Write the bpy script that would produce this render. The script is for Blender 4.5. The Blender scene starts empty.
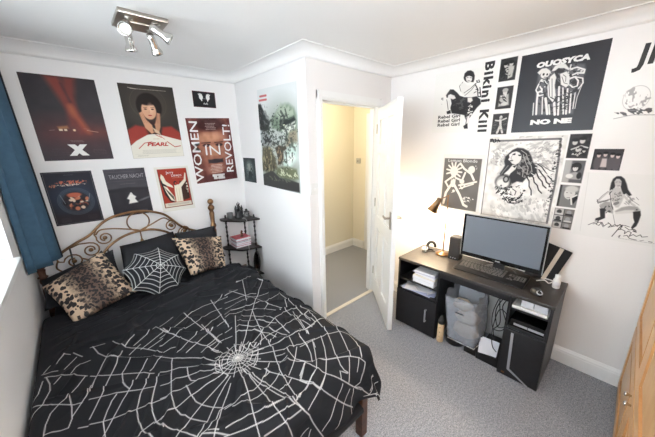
import bpy, bmesh, math, random
import numpy as np
from mathutils import Vector, Matrix
random.seed(7)
SC = bpy.context.scene
PI = math.pi

# ------------------------------------------------------------------ camera, world, lights, exposure
def setup_camera():
    F = 277.08; yaw, pitch, roll = .737, .262, -.0161
    cy, sy, cp, sp = math.cos(yaw), math.sin(yaw), math.cos(pitch), math.sin(pitch)
    f = Vector((sy*cp, cy*cp, -sp)); r = Vector((cy, -sy, 0)); u = r.cross(f)
    c, s = math.cos(roll), math.sin(roll)
    r2 = c*r + s*u; u2 = -s*r + c*u
    cam = bpy.data.cameras.new('camera'); ob = bpy.data.objects.new('camera', cam)
    SC.collection.objects.link(ob)
    m = Matrix((r2, u2, -f)).transposed().to_4x4(); m.translation = Vector((-1.4331, -1.7966, 1.6553))
    ob.matrix_world = m
    cam.sensor_fit = 'HORIZONTAL'; cam.sensor_width = 36; cam.lens = F/655*36
    cam.clip_start = .02; cam.clip_end = 60
    SC.camera = ob
setup_camera()
W = bpy.data.worlds.new('daylight'); SC.world = W; W.use_nodes = True
bgn = W.node_tree.nodes['Background']; bgn.inputs[0].default_value = (.80, .90, 1, 1); bgn.inputs[1].default_value = 2.6
def area(name, loc, rot, sx, sy, power, col):
    l = bpy.data.lights.new(name, 'AREA'); l.shape = 'RECTANGLE'; l.size = sx; l.size_y = sy
    l.energy = power; l.color = col
    o = bpy.data.objects.new(name, l); o.location = loc; o.rotation_euler = rot; SC.collection.objects.link(o)
    return o
def point(name, loc, power, col, rad=.03):
    l = bpy.data.lights.new(name, 'POINT'); l.energy = power; l.color = col; l.shadow_soft_size = rad
    o = bpy.data.objects.new(name, l); o.location = loc; SC.collection.objects.link(o); return o
# daylight coming in at the bedroom window (left wall); the rear area is fill added behind the camera
area('window_daylight', (-3.0, -.60, 1.85), (0, -PI/2, 0), 1.9, 3.4, 195, (.93, .96, 1))
area('added_rear_fill', (-.75, -2.58, 1.62), (PI/2, 0, 0), 1.7, 1.1, 8, (.98, .98, 1))
# fill light added behind the camera, aimed at the ceiling; no lamp stands there
area('added_ceiling_fill', (-.62, -2.20, 1.86), (PI, 0, 0), .35, .35, 32, (.98, .98, 1))
# landing (hall) ceiling light, warm
point('landing_light', (.75, .62, 2.10), 16, (1, .86, .62), .10)
SC.view_settings.view_transform = 'Standard'; SC.view_settings.look = 'None'
SC.view_settings.gamma = 1; SC.view_settings.use_curve_mapping = False
SC.view_settings.exposure = .38

# ------------------------------------------------------------------ room numbers
L = 1.2018; WD = 1.0891; H = 2.36; XW = -1.785; YB = -2.62

# ------------------------------------------------------------------ materials
def lin(c):
    o = []
    for v in c[:3]:
        v = v/255
        o.append(v/12.92 if v <= .04045 else ((v+.055)/1.055)**2.4)
    return tuple(o)
def mat(name, col, rough=.5, metal=0, bump=None, vary=None, spec=.5, alpha=1, emit=None, trans=0, coat=0, sheen=0):
    m = bpy.data.materials.new(name); m.use_nodes = True; nt = m.node_tree; b = nt.nodes['Principled BSDF']
    c = lin(col)
    b.inputs['Base Color'].default_value = (*c, 1); b.inputs['Roughness'].default_value = rough
    b.inputs['Metallic'].default_value = metal; b.inputs['Specular IOR Level'].default_value = spec
    b.inputs['Alpha'].default_value = alpha; b.inputs['Transmission Weight'].default_value = trans
    b.inputs['Coat Weight'].default_value = coat
    if emit: b.inputs['Emission Color'].default_value = (*lin(emit[0]), 1); b.inputs['Emission Strength'].default_value = emit[1]
    tc = nt.nodes.new('ShaderNodeTexCoord')
    if vary:   # (scale, amount, second colour)
        n = nt.nodes.new('ShaderNodeTexNoise'); n.inputs['Scale'].default_value = vary[0]; n.inputs['Detail'].default_value = 3
        nt.links.new(tc.outputs['Object'], n.inputs['Vector'])
        rp = nt.nodes.new('ShaderNodeValToRGB'); rp.color_ramp.elements[0].position = .5-vary[1]; rp.color_ramp.elements[1].position = .5+vary[1]
        rp.color_ramp.elements[0].color = (*c, 1); rp.color_ramp.elements[1].color = (*lin(vary[2]), 1)
        nt.links.new(n.outputs[0], rp.inputs[0]); nt.links.new(rp.outputs[0], b.inputs['Base Color'])
    if bump:   # (scale, strength, distance)
        n = nt.nodes.new('ShaderNodeTexNoise'); n.inputs['Scale'].default_value = bump[0]; n.inputs['Detail'].default_value = 3
        nt.links.new(tc.outputs['Object'], n.inputs['Vector'])
        bp = nt.nodes.new('ShaderNodeBump'); bp.inputs['Strength'].default_value = bump[1]; bp.inputs['Distance'].default_value = bump[2]
        nt.links.new(n.outputs[0], bp.inputs['Height']); nt.links.new(bp.outputs[0], b.inputs['Normal'])
    return m
def print_mat(name, rough, bump=None, scale=1.0):
    m = mat(name, (200, 200, 200), rough, bump=bump, spec=.25); nt = m.node_tree
    a = nt.nodes.new('ShaderNodeAttribute'); a.attribute_name = 'Col'
    nt.links.new(a.outputs['Color'], nt.nodes['Principled BSDF'].inputs['Base Color'])
    return m
def wood(name, c1, c2, scale=(1, 1, 14), rough=.4):
    m = mat(name, c1, rough); nt = m.node_tree; b = nt.nodes['Principled BSDF']
    tc = nt.nodes.new('ShaderNodeTexCoord'); mp = nt.nodes.new('ShaderNodeMapping'); mp.inputs['Scale'].default_value = scale
    n = nt.nodes.new('ShaderNodeTexNoise'); n.inputs['Scale'].default_value = 3; n.inputs['Detail'].default_value = 4; n.inputs['Distortion'].default_value = .6
    rp = nt.nodes.new('ShaderNodeValToRGB'); rp.color_ramp.elements[0].position = .3; rp.color_ramp.elements[1].position = .7
    rp.color_ramp.elements[0].color = (*lin(c1), 1); rp.color_ramp.elements[1].color = (*lin(c2), 1)
    nt.links.new(tc.outputs['Object'], mp.inputs[0]); nt.links.new(mp.outputs[0], n.inputs['Vector'])
    nt.links.new(n.outputs[0], rp.inputs[0]); nt.links.new(rp.outputs[0], b.inputs['Base Color'])
    return m
M = {}
M['wall'] = mat('wall_paint', (234, 232, 231), .75, bump=(90, .08, .002))
M['ceil'] = mat('ceiling_paint', (241, 240, 239), .8, bump=(60, .05, .002))
M['cornice'] = mat('cornice_plaster', (234, 233, 232), .6)
M['gloss'] = mat('white_gloss_paint', (236, 236, 235), .28)
M['hallwall'] = mat('landing_wall_paint', (233, 226, 206), .7)
M['plastic_w'] = mat('white_plastic', (228, 228, 226), .35)
M['steel'] = mat('brushed_steel', (176, 170, 162), .28, 1)
M['chrome'] = mat('chrome', (215, 212, 208), .12, 1)
M['brass'] = mat('antique_brass', (150, 116, 84), .34, 1, vary=(14, .18, (108, 80, 58)))
M['black'] = mat('black_laminate', (24, 24, 27), .38, vary=(40, .2, (30, 30, 33)))
M['blacktop'] = mat('black_woodgrain_laminate', (44, 40, 38), .36, vary=(26, .2, (58, 54, 51)))
M['blackp'] = mat('black_plastic', (22, 22, 24), .4)
M['blackg'] = mat('black_gloss_plastic', (14, 14, 16), .15)
M['silver'] = mat('silver_plastic', (186, 188, 192), .3, .6)
M['paper'] = mat('white_paper', (222, 223, 228), .7)
M['paperb'] = mat('pale_blue_paper', (188, 196, 222), .7)
M['ink'] = mat('black_ink', (30, 30, 32), .55)
M['inkw'] = mat('white_ink', (228, 228, 226), .55)
M['inkg'] = mat('grey_ink', (150, 150, 155), .55)
M['inkr'] = mat('red_ink', (176, 48, 36), .55)
M['inkp'] = mat('pink_red_ink', (206, 120, 116), .55)
M['inks'] = mat('salmon_ink', (196, 122, 96), .55)
M['darkwood'] = wood('dark_stained_wood', (62, 36, 24), (88, 52, 34))
M['ebony'] = wood('ebonised_wood', (22, 17, 16), (36, 26, 23))
M['glass'] = mat('clear_glass', (240, 245, 245), .05, trans=1)
M['fabricblk'] = mat('black_cotton', (21, 22, 26), .85, bump=(260, .25, .002))
M['cable'] = mat('black_cable', (18, 18, 20), .5)
M['threshold'] = mat('threshold_paint', (224, 216, 202), .4)

def carpet(name, c1, c2):
    m = mat(name, c1, .95, spec=.1); nt = m.node_tree; b = nt.nodes['Principled BSDF']
    tc = nt.nodes.new('ShaderNodeTexCoord')
    n1 = nt.nodes.new('ShaderNodeTexNoise'); n1.inputs['Scale'].default_value = 150; n1.inputs['Detail'].default_value = 4; n1.inputs['Roughness'].default_value = .7
    n2 = nt.nodes.new('ShaderNodeTexNoise'); n2.inputs['Scale'].default_value = 60; n2.inputs['Detail'].default_value = 3
    mx = nt.nodes.new('ShaderNodeMath'); mx.operation = 'MULTIPLY_ADD'; mx.inputs[1].default_value = .25; 
    nt.links.new(tc.outputs['Object'], n1.inputs['Vector']); nt.links.new(tc.outputs['Object'], n2.inputs['Vector'])
    nt.links.new(n2.outputs[0], mx.inputs[0]); nt.links.new(n1.outputs[0], mx.inputs[2])
    rp = nt.nodes.new('ShaderNodeValToRGB'); rp.color_ramp.elements[0].position = .46; rp.color_ramp.elements[1].position = .80
    rp.color_ramp.elements[0].color = (*lin(c1), 1); rp.color_ramp.elements[1].color = (*lin(c2), 1)
    nt.links.new(mx.outputs[0], rp.inputs[0]); nt.links.new(rp.outputs[0], b.inputs['Base Color'])
    bp = nt.nodes.new('ShaderNodeBump'); bp.inputs['Strength'].default_value = .7; bp.inputs['Distance'].default_value = .006
    nt.links.new(n1.outputs[0], bp.inputs['Height']); nt.links.new(bp.outputs[0], b.inputs['Normal'])
    return m
M['carpet'] = carpet('grey_carpet', (112, 114, 120), (188, 190, 196))

# ------------------------------------------------------------------ mesh builder
class MB:
    def __init__(s): s.v = []; s.f = []; s.m = []; s.sm = []; s.mats = []; s.M = None
    def mi(s, m):
        if m not in s.mats: s.mats.append(m)
        return s.mats.index(m)
    def add(s, vs, fs, m, smooth=False, T=None):
        T = T if T is not None else s.M
        b = len(s.v); k = s.mi(m)
        for p in vs:
            p = Vector(p); s.v.append(tuple(T @ p) if T is not None else tuple(p))
        for f in fs: s.f.append([b+i for i in f]); s.m.append(k); s.sm.append(smooth)
        return s
    def box(s, a, b, m, bev=0, T=None):
        x0, x1 = sorted((a[0], b[0])); y0, y1 = sorted((a[1], b[1])); z0, z1 = sorted((a[2], b[2]))
        if bev > 0:
            bm = bmesh.new(); bmesh.ops.create_cube(bm, size=1)
            for v in bm.verts:
                v.co = Vector(((x0+x1)/2+v.co.x*(x1-x0), (y0+y1)/2+v.co.y*(y1-y0), (z0+z1)/2+v.co.z*(z1-z0)))
            bev = min(bev, (x1-x0)*.45, (y1-y0)*.45, (z1-z0)*.45)
            bmesh.ops.bevel(bm, geom=list(bm.edges), offset=bev, segments=2, profile=.6, affect='EDGES')
            s.add([v.co[:] for v in bm.verts], [[v.index for v in f.verts] for f in bm.faces], m, False, T); bm.free(); return s
        vs = [(x0,y0,z0),(x1,y0,z0),(x1,y1,z0),(x0,y1,z0),(x0,y0,z1),(x1,y0,z1),(x1,y1,z1),(x0,y1,z1)]
        return s.add(vs, [(0,3,2,1),(4,5,6,7),(0,1,5,4),(1,2,6,5),(2,3,7,6),(3,0,4,7)], m, False, T)
    def tube(s, pts, r, m, n=8, closed=False, T=None, flat=1):
        pts = [Vector(p) for p in pts]; N = len(pts); vs = []; fs = []
        rr = r if isinstance(r, (list, tuple)) else [r]*N
        up = None
        for i, p in enumerate(pts):
            if closed: t = (pts[(i+1) % N]-pts[i-1])
            else: t = pts[min(i+1, N-1)]-pts[max(i-1, 0)]
            t.normalize()
            if up is None:
                up = Vector((0,0,1)) if abs(t.z) < .9 else Vector((1,0,0))
            a = up - t*up.dot(t)
            if a.length < 1e-5: a = t.orthogonal()
            a.normalize(); bb = t.cross(a); up = a
            for k in range(n):
                an = 2*PI*k/n; vs.append(p+a*math.cos(an)*rr[i]+bb*math.sin(an)*rr[i]*flat)
        R = N if closed else N-1
        for i in range(R):
            for k in range(n):
                a0 = i*n+k; a1 = i*n+(k+1) % n; j = ((i+1) % N)*n
                fs.append((a0, a1, j+(k+1) % n, j+k))
        if not closed: fs.append(tuple(range(n))[::-1]); fs.append(tuple((N-1)*n+k for k in range(n)))
        return s.add(vs, fs, m, True, T)
    def lathe(s, prof, m, c=(0,0,0), axis=(0,0,1), n=20, T=None, smooth=True):
        ax = Vector(axis).normalized(); a = ax.orthogonal().normalized(); b = ax.cross(a); c = Vector(c); vs = []; fs = []
        for r, h in prof:
            for k in range(n):
                an = 2*PI*k/n; vs.append(c+ax*h+(a*math.cos(an)+b*math.sin(an))*max(r, 1e-4))
        for i in range(len(prof)-1):
            for k in range(n):
                fs.append((i*n+k, i*n+(k+1) % n, (i+1)*n+(k+1) % n, (i+1)*n+k))
        fs.append(tuple(range(n))[::-1]); fs.append(tuple((len(prof)-1)*n+k for k in range(n)))
        return s.add(vs, fs, m, smooth, T)
    def ball(s, c, r, m, n=16, sc=(1,1,1), T=None):
        vs = []; fs = []; k2 = n//2
        for i in range(k2+1):
            th = PI*i/k2
            for k in range(n):
                an = 2*PI*k/n
                rr = math.sin(th) if 0 < i < k2 else .0005
                vs.append((c[0]+r*sc[0]*rr*math.cos(an), c[1]+r*sc[1]*rr*math.sin(an), c[2]+r*sc[2]*math.cos(th)))
        for i in range(k2):
            for k in range(n): fs.append((i*n+k, (i+1)*n+k, (i+1)*n+(k+1) % n, i*n+(k+1) % n))
        return s.add(vs, fs, m, True, T)
    def prism(s, poly, z0, z1, m, T=None):
        n = len(poly); vs = [(x, y, z0) for x, y in poly]+[(x, y, z1) for x, y in poly]
        fs = [tuple(range(n))[::-1], tuple(range(n, 2*n))]+[(i, (i+1) % n, n+(i+1) % n, n+i) for i in range(n)]
        return s.add(vs, fs, m, False, T)
    def text(s, txt, T, m, size=1., extr=0, align='CENTER', shear=0, bold=0, space=1):
        """glyph mesh in the XY plane of T; size = cap height in metres"""
        cu = bpy.data.curves.new('t', 'FONT'); cu.body = txt; cu.size = size/.69; cu.align_x = align; cu.align_y = 'CENTER'
        cu.resolution_u = 2; cu.extrude = extr; cu.shear = shear; cu.offset = bold; cu.space_character = space
        o = bpy.data.objects.new('t', cu); SC.collection.objects.link(o)
        dg = bpy.context.evaluated_depsgraph_get(); dg.update(); me = o.evaluated_get(dg).to_mesh()
        s.add([v.co[:] for v in me.vertices], [tuple(p.vertices) for p in me.polygons], m, False, T)
        o.evaluated_get(dg).to_mesh_clear(); bpy.data.objects.remove(o); bpy.data.curves.remove(cu)
        return s
ORG = {}
def build(name, mb, parent=None, bevel=0, kind=None, label=None, colors=None):
    me = bpy.data.meshes.new(name); off = Vector(ORG.get(parent.name, (0,0,0))) if parent else Vector((0,0,0))
    me.from_pydata([tuple(Vector(v)-off) for v in mb.v], [], mb.f)
    for m in mb.mats: me.materials.append(m)
    me.polygons.foreach_set('material_index', mb.m); me.polygons.foreach_set('use_smooth', mb.sm)
    me.update(); 
    o = bpy.data.objects.new(name, me); SC.collection.objects.link(o)
    if parent: o.parent = parent; ORG[o.name] = tuple(off)
    if bevel:
        md = o.modifiers.new('b', 'BEVEL'); md.width = bevel; md.segments = 2; md.limit_method = 'ANGLE'; md.harden_normals = False
    if kind: o['kind'] = kind
    if label: o['label'] = label
    return o
def thing(name, label, cat, loc=(0,0,0), group=None):
    o = bpy.data.objects.new(name, None); SC.collection.objects.link(o); o.location = loc; o.empty_display_size = .05
    ORG[o.name] = tuple(loc); o['label'] = label; o['category'] = cat
    if group: o['group'] = group
    return o
def tag(o, label, cat, group=None):
    o['label'] = label; o['category'] = cat
    if group: o['group'] = group
    # put the object's own origin at the base of its mesh
    me = o.data; n = len(me.vertices); co = np.empty(n*3); me.vertices.foreach_get('co', co); co = co.reshape(-1, 3)
    c = np.array([(co[:,0].min()+co[:,0].max())/2, (co[:,1].min()+co[:,1].max())/2, co[:,2].min()])
    me.vertices.foreach_set('co', (co-c).ravel()); me.update(); o.location = tuple(c)
    return o
def frame(o, x, y, z):   # matrix from origin and three axis vectors
    m = Matrix((Vector(x), Vector(y), Vector(z))).transposed().to_4x4(); m.translation = Vector(o); return m

# ------------------------------------------------------------------ SETTING
# the bedroom, the corner block that carries the doorway, and the landing beyond
mb = MB(); mb.box((XW-.30, YB-.1, -.10), (WD+.9, L+.05, 0), M['carpet']); build('floor', mb, kind='structure')
mb = MB(); mb.box((XW-.30, YB-.1, H), (WD+.9, L+.05, H+.1), M['ceil']); build('ceiling', mb, kind='structure')
mb = MB(); mb.box((XW-.30, L, 0), (0.0, L+.1, H), M['wall']); build('wall_back', mb, kind='structure')
mb = MB(); mb.box((0, 0, 0), (.10, L, H), M['wall']); build('wall_side', mb, kind='structure')
mb = MB(); mb.box((WD, YB, 0), (WD+.10, 0, H), M['wall']); build('wall_right', mb, kind='structure')
OX0, OX1, OZ = .160, .890, 2.0
mb = MB()
mb.box((.10, 0, 0), (OX0-.02, .10, H), M['wall']); mb.box((OX1+.02, 0, 0), (WD+.10, .10, H), M['wall']); mb.box((OX0-.02, 0, OZ+.02), (OX1+.02, .10, H), M['wall'])
build('wall_doorway', mb, kind='structure')
mb = MB(); mb.box((.10, L, 0), (1.95, L+.1, H), M['hallwall']); build('wall_landing_back', mb, kind='structure')
mb = MB(); mb.box((1.86, 0, 0), (1.96, L, H), M['hallwall']); mb.box((WD+.10, 0, 0), (1.86, .1, H), M['hallwall']); build('wall_landing_right', mb, kind='structure')
# window wall with its opening
WY0, WY1, WZ0, WZ1 = -1.75, .60, 1.00, 2.12
mb = MB()
mb.box((XW-.28, WY1, 0), (XW, L, H), M['wall']); mb.box((XW-.28, YB, 0), (XW, WY0, H), M['wall'])
mb.box((XW-.28, WY0, 0), (XW, WY1, WZ0), M['wall']); mb.box((XW-.28, WY0, WZ1), (XW, WY1, H), M['wall'])
build('wall_left', mb, kind='structure')
# rear wall behind the photographer with an unseen window opening added to let in fill light
mb = MB(); ry0, ry1 = YB-.1, YB
mb.box((XW, ry0, 0), (-1.65, ry1, H), M['wall']); mb.box((.15, ry0, 0), (WD, ry1, H), M['wall'])
mb.box((-1.65, ry0, 0), (.15, ry1, 1.0), M['wall']); mb.box((-1.65, ry0, 2.2), (.15, ry1, H), M['wall'])
build('wall_rear', mb, kind='structure')
# cornice: concave cove swept along the ceiling line
def cornice(name, path):
    c, d = .092, .075
    prof = [(0, -d-.004), (.006, -d-.004), (.006, -d)]
    for k in range(9):
        a = k/8*PI/2; prof.append((.006+(c-.012)*(1-math.cos(a)), -d+(d-.006)*math.sin(a)))
    prof += [(c-.004, -.006), (c, -.006), (c, 0)]
    mb = MB(); n = len(prof); vs = []
    for i, (p, nrm) in enumerate(path):
        for a, z in prof: vs.append((p[0]+nrm[0]*a, p[1]+nrm[1]*a, H+z))
    fs = [(i*n+k, i*n+k+1, (i+1)*n+k+1, (i+1)*n+k) for i in range(len(path)-1) for k in range(n-1)]
    mb.add(vs, fs, M['cornice'], True); return build(name, mb, kind='structure')
cornice('trim_1', [((XW, YB), (1, 0)), ((XW, L), (1, -1)), ((0, L), (-1, -1)), ((0, 0), (-1, -1)), ((WD, 0), (-1, -1)), ((WD, YB), (-1, 0))])
# skirting boards
def skirt(name, a, b, nrm, h=.125, m=None):
    m = m or M['gloss']; a = Vector((*a, 0)); b = Vector((*b, 0)); n = Vector((*nrm, 0)); mb = MB()
    prof = [(0, 0), (.016, 0), (.016, h*.72), (.013, h*.78), (.013, h*.84), (.006, h*.95), (.004, h), (0, h)]
    k = len(prof); vs = [tuple(p+n*x+Vector((0,0,z))) for p in (a, b) for x, z in prof]
    fs = [(i, (i+1) % k, k+(i+1) % k, k+i) for i in range(k)]+[tuple(range(k))[::-1], tuple(range(k, 2*k))]
    mb.add(vs, fs, m); return build(name, mb, kind='structure')
skirt('baseboard_right', (WD, -.016), (WD, YB), (-1, 0)); skirt('baseboard_back', (XW, L), (0, L), (0, -1)); skirt('baseboard_side', (0, L), (0, 0), (-1, 0))
skirt('baseboard_left', (XW, YB), (XW, L), (1, 0)); skirt('baseboard_doorway', (OX1+.07, 0), (WD, 0), (0, -1))
skirt('baseboard_landing_back', (.10, L), (1.86, L), (0, -1)); skirt('baseboard_landing_right', (1.86, L), (1.86, .96), (-1, 0))
# doorway lining and architrave
mb = MB()
mb.box((OX0-.02, -.002, 0), (OX0, .102, OZ), M['gloss']); mb.box((OX1, -.002, 0), (OX1+.02, .102, OZ), M['gloss']); mb.box((OX0-.02, -.002, OZ), (OX1+.02, .102, OZ+.02), M['gloss'])
mb.box((OX0, .045, 0), (OX0+.012, .075, OZ-.012), M['gloss']); mb.box((OX1-.012, .045, 0), (OX1, .075, OZ-.012), M['gloss']); mb.box((OX0, .045, OZ-.012), (OX1, .075, OZ), M['gloss'])
build('trim_2', mb, kind='structure')
mb = MB()
def archi(x0, x1, z0, z1, ys, out):
    for dy, ins in ((.012, 0), (.019, .012)):
        mb.box((x0+ins, ys, z0), (x1-ins, ys+out*dy, z1), M['gloss'])
archi(.098, OX0-.006, 0, OZ+.07, 0, -1); archi(OX1+.006, OX1+.062, 0, OZ+.07, 0, -1)
for dy, ins in ((.013, 0), (.020, .012)): mb.box((.098, 0, OZ+.006+ins), (OX1+.062, -dy, OZ+.07-ins), M['gloss'])
build('trim_3', mb, kind='structure')
mb = MB(); mb.box((OX0, -.005, 0), (OX1, .035, .010), M['threshold'], .003); build('trim_4', mb, kind='structure')
# casing of the next door on the landing
mb = MB(); mb.box((1.84, .78, 0), (1.86, .94, 2.07), M['gloss']); mb.box((1.84, .1, 2.0), (1.86, .78, 2.07), M['gloss']); mb.box((1.850, .1, 0), (1.86, .78, 2.0), M['gloss'])
build('door_2', mb, kind='structure')
# window frame, sill, glass
mb = MB(); mb.box((XW-.20, WY0, WZ0), (-1.752, WY1-.005, 1.035), M['gloss'], .006); sill = build('windowsill', mb, kind='structure'); sill.name = 'trim_5'
mb = MB(); fx0, fx1 = XW-.20, XW-.14
for y in (WY0, -.575, WY1): mb.box((fx0, y-.03, WZ0+.03), (fx1, y+.03, WZ1), M['plastic_w'], .004)
for z in (WZ0+.065, WZ1-.03): mb.box((fx0, WY0, z-.035), (fx1, WY1, z+.035), M['plastic_w'], .004)
wf = build('window_1', mb, kind='structure')
mb = MB(); mb.box((fx0+.02, WY0, WZ0+.03), (fx0+.028, WY1, WZ1), M['glass']); build('window_pane', mb, wf)
mb = MB()
for x in (-1.65, -.75, .15): mb.box((x-.03, ry0+.02, 1.0), (x+.03, ry0+.07, 2.2), M['plastic_w'])
for z in (1.03, 2.17): mb.box((-1.65, ry0+.02, z-.03), (.15, ry0+.07, z+.03), M['plastic_w'])
build('added_window', mb, kind='structure')  # unseen frame for the opening added in the rear wall

# ------------------------------------------------------------------ open door leaf
PHI = .855; dv = Vector((-math.cos(PHI), -math.sin(PHI), 0)); nv = Vector((math.sin(PHI), -math.cos(PHI), 0))
T = frame((OX1-.002, -.002, .008), dv, nv, (0,0,1))     # x along the leaf, y through it (away from the hall face)
DW, DH, DT = .712, 1.972, .040
door = bpy.data.objects.new('door_1', None); SC.collection.objects.link(door); door.location = (OX1, 0, 0); ORG[door.name] = (OX1, 0, 0); door['kind'] = 'structure'
mb = MB(); mb.M = T
st, rails = .105, [(0, .20), (.80, .93), (1.55, 1.64), (DH-.11, DH)]
for x0, x1 in ((0, st), (DW/2-.045, DW/2+.045), (DW-st, DW)): mb.box((x0, 0, 0), (x1, DT, DH), M['gloss'])
for z0, z1 in rails: mb.box((st, 0.0005, z0), (DW-st, DT-.0005, z1), M['gloss'])
build('door_leaf', mb, door)
for z0, z1 in ((.20, .80), (.93, 1.55), (1.64, DH-.11)):
    for x0, x1 in ((st, DW/2-.045), (DW/2+.045, DW-st)):
        pm = MB(); pm.M = T
        pm.box((x0, .014, z0), (x1, DT-.014, z1), M['gloss'])
        pm.box((x0+.030, .006, z0+.030), (x1-.030, DT-.006, z1-.030), M['gloss'], .006)
        build('door_panel', pm, door)
for side in (-1, 1):
    hm = MB(); hm.M = T; y0 = 0 if side < 0 else DT; hx = DW-.055; hz = 1.02
    hm.box((hx-.02, y0, hz-.075), (hx+.02, y0+side*.007, hz+.075), M['steel'], .003)
    hm.lathe([(.009, 0), (.009, .04), (.011, .045), (.011, .052)], M['steel'], (hx, y0, hz+.02), (0, side, 0), 12)
    hm.tube([(hx, y0+side*.045, hz+.02), (hx-.03, y0+side*.048, hz+.021), (hx-.075, y0+side*.046, hz+.018), (hx-.105, y0+side*.040, hz+.016)], [.009, .009, .008, .007], M['steel'], 10)
    build('door_handle', hm, door)
for z in (.22, 1.0, 1.74):
    hm = MB(); hm.M = T; hm.lathe([(.006, 0), (.006, .09)], M['steel'], (-.004, -.004, z), (0,0,1), 10); build('hinge', hm, door)

# ------------------------------------------------------------------ light switch, landing thermostat
mb = MB(); mb.box((.012, 0, 1.243), (.092, -.008, 1.340), M['plastic_w'], .003)
s = thing('light_switch', 'white light switch on the wall left of the doorway', 'light switch', (.052, 0, 1.25)); build('plate', mb, s)
mb = MB(); mb.box((.040, -.008, 1.278), (.064, -.0125, 1.304), M['gloss'], .002); build('rocker', mb, s)
mb = MB(); mb.box((1.86, 1.055, 1.36), (1.835, 1.125, 1.44), mat('thermostat_grey', (186, 184, 174), .5), .004)
s = thing('thermostat', 'small grey square thermostat on the cream landing wall', 'thermostat', (1.86, 1.09, 1.36)); build('case', mb, s)
mb = MB(); mb.box((1.835, 1.075, 1.385), (1.832, 1.105, 1.41), mat('thermostat_dial', (150, 148, 140), .5)); build('display', mb, s)

# ------------------------------------------------------------------ ceiling spotlights
s = thing('ceiling_light', 'square brushed steel ceiling fitting with four spotlights', 'ceiling light', (-.98, .28, H))
mb = MB(); mb.box((-1.105, .155, H-.022), (-.865, .405, H), M['steel'], .004); mb.box((-1.07, .255, H-.028), (-.90, .305, H-.022), M['steel'], .003); build('plate', mb, s)
bulbm = mat('frosted_bulb', (238, 236, 226), .3)
def spot(base, head, tip):
    base, head, tip = Vector(base), Vector(head), Vector(tip); ax = (tip-head).normalized()
    mb = MB()
    mb.lathe([(.022, 0), (.022, -.006), (.008, -.008), (.006, -.03)], M['steel'], base, (0,0,1), 14)
    mb.tube([base+Vector((0,0,-.02)), (base+head)/2+Vector((0,0,-.012)), head-ax*.0], .005, M['steel'], 8)
    mb.lathe([(.004, -.052), (.017, -.048), (.020, -.03), (.020, .022), (.023, .03), (.030, .046), (.032, .056), (.031, .060), (.027, .060), (.024, .050)], M['chrome'], head, ax, 20)
    o = build('spotlight', mb, s)
    bm_ = MB(); bm_.lathe([(.0245, .046), (.024, .053), (.018, .056), (.001, .058)], bulbm, head, ax, 18); build('bulb', bm_, o)
spot((-1.05, .21, H-.022), (-1.075, .150, 2.262), (-1.135, .02, 2.215))
spot((-1.05, .35, H-.022), (-1.052, .285, 2.250), (-1.045, .300, 2.16))
spot((-.92, .35, H-.022), (-.935, .265, 2.250), (-.895, .32, 2.17))
spot((-.92, .21, H-.022), (-.925, .14, 2.275), (-.855, .12, 2.232))

# ------------------------------------------------------------------ curtain and rail
def curtain_mat():
    m = mat('teal_curtain_cloth', (54, 86, 110), .8, bump=(300, .3, .002), vary=(30, .3, (64, 98, 122))); return m
cm = curtain_mat(); mb = MB()
path = [(-1.772, .80), (-1.766, .815), (-1.735, .83), (-1.752, .86), (-1.768, .88), (-1.72, .90), (-1.655, .915), (-1.69, .94), (-1.735, .965), (-1.70, .99), (-1.640, 1.02), (-1.612, 1.065)]
dense = []
for i in range(len(path)-1):
    p0 = path[max(i-1, 0)]; p1 = path[i]; p2 = path[i+1]; p3 = path[min(i+2, len(path)-1)]
    for k in range(6):
        t = k/6; q = []
        for j in (0, 1):
            q.append(.5*((2*p1[j])+(-p0[j]+p2[j])*t+(2*p0[j]-5*p1[j]+4*p2[j]-p3[j])*t*t+(-p0[j]+3*p1[j]-3*p2[j]+p3[j])*t**3))
        dense.append(q)
dense.append(path[-1]); nz = 16; n = len(dense)
def cpt(i, k, dx=0):
    z = .842+(2.22-.842)*k/nz; a = 1-.25*(k/nz)
    xm = -1.70; x = xm+(dense[i][0]-xm)*a-.03*(k/nz); return (min(max(x+dx, XW+.012), -1.60), dense[i][1], z)
mb.add([cpt(i, k) for k in range(nz+1) for i in range(n)], [(k*n+i, k*n+i+1, (k+1)*n+i+1, (k+1)*n+i) for k in range(nz) for i in range(n-1)], cm, True)
cur = thing('curtain', 'teal blue curtain gathered at the end of the window', 'curtain', (-1.7, .85, .82))
o = build('drape', mb, cur); md = o.modifiers.new('s', 'SOLIDIFY'); md.thickness = .003
mb = MB(); e = [cpt(n-1, k) for k in range(nz+1)]
mb.add([(x-.001, y, z) for x, y, z in e]+[(x+.004, y+.030, z) for x, y, z in e], [(k, k+1, nz+2+k, nz+1+k) for k in range(nz)], mat('curtain_lining', (20, 24, 32), .85), True)
o = build('lining', mb, cur, label='dark lining edge turned towards the wall'); md = o.modifiers.new('s', 'SOLIDIFY'); md.thickness = .003
rl = MB(); rl.tube([(-1.715, 1.15, 2.235), (-1.715, -1.5, 2.235)], .012, M['steel'], 12); rl.ball((-1.715, 1.16, 2.235), .02, M['steel'])
for y in (1.1, -1.4): rl.box((XW, y-.012, 2.222), (-1.715, y+.012, 2.248), M['steel'])
tag(build('curtain_rail', rl), 'thin steel rail above the window carrying the blue curtain', 'curtain rail')

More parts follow.
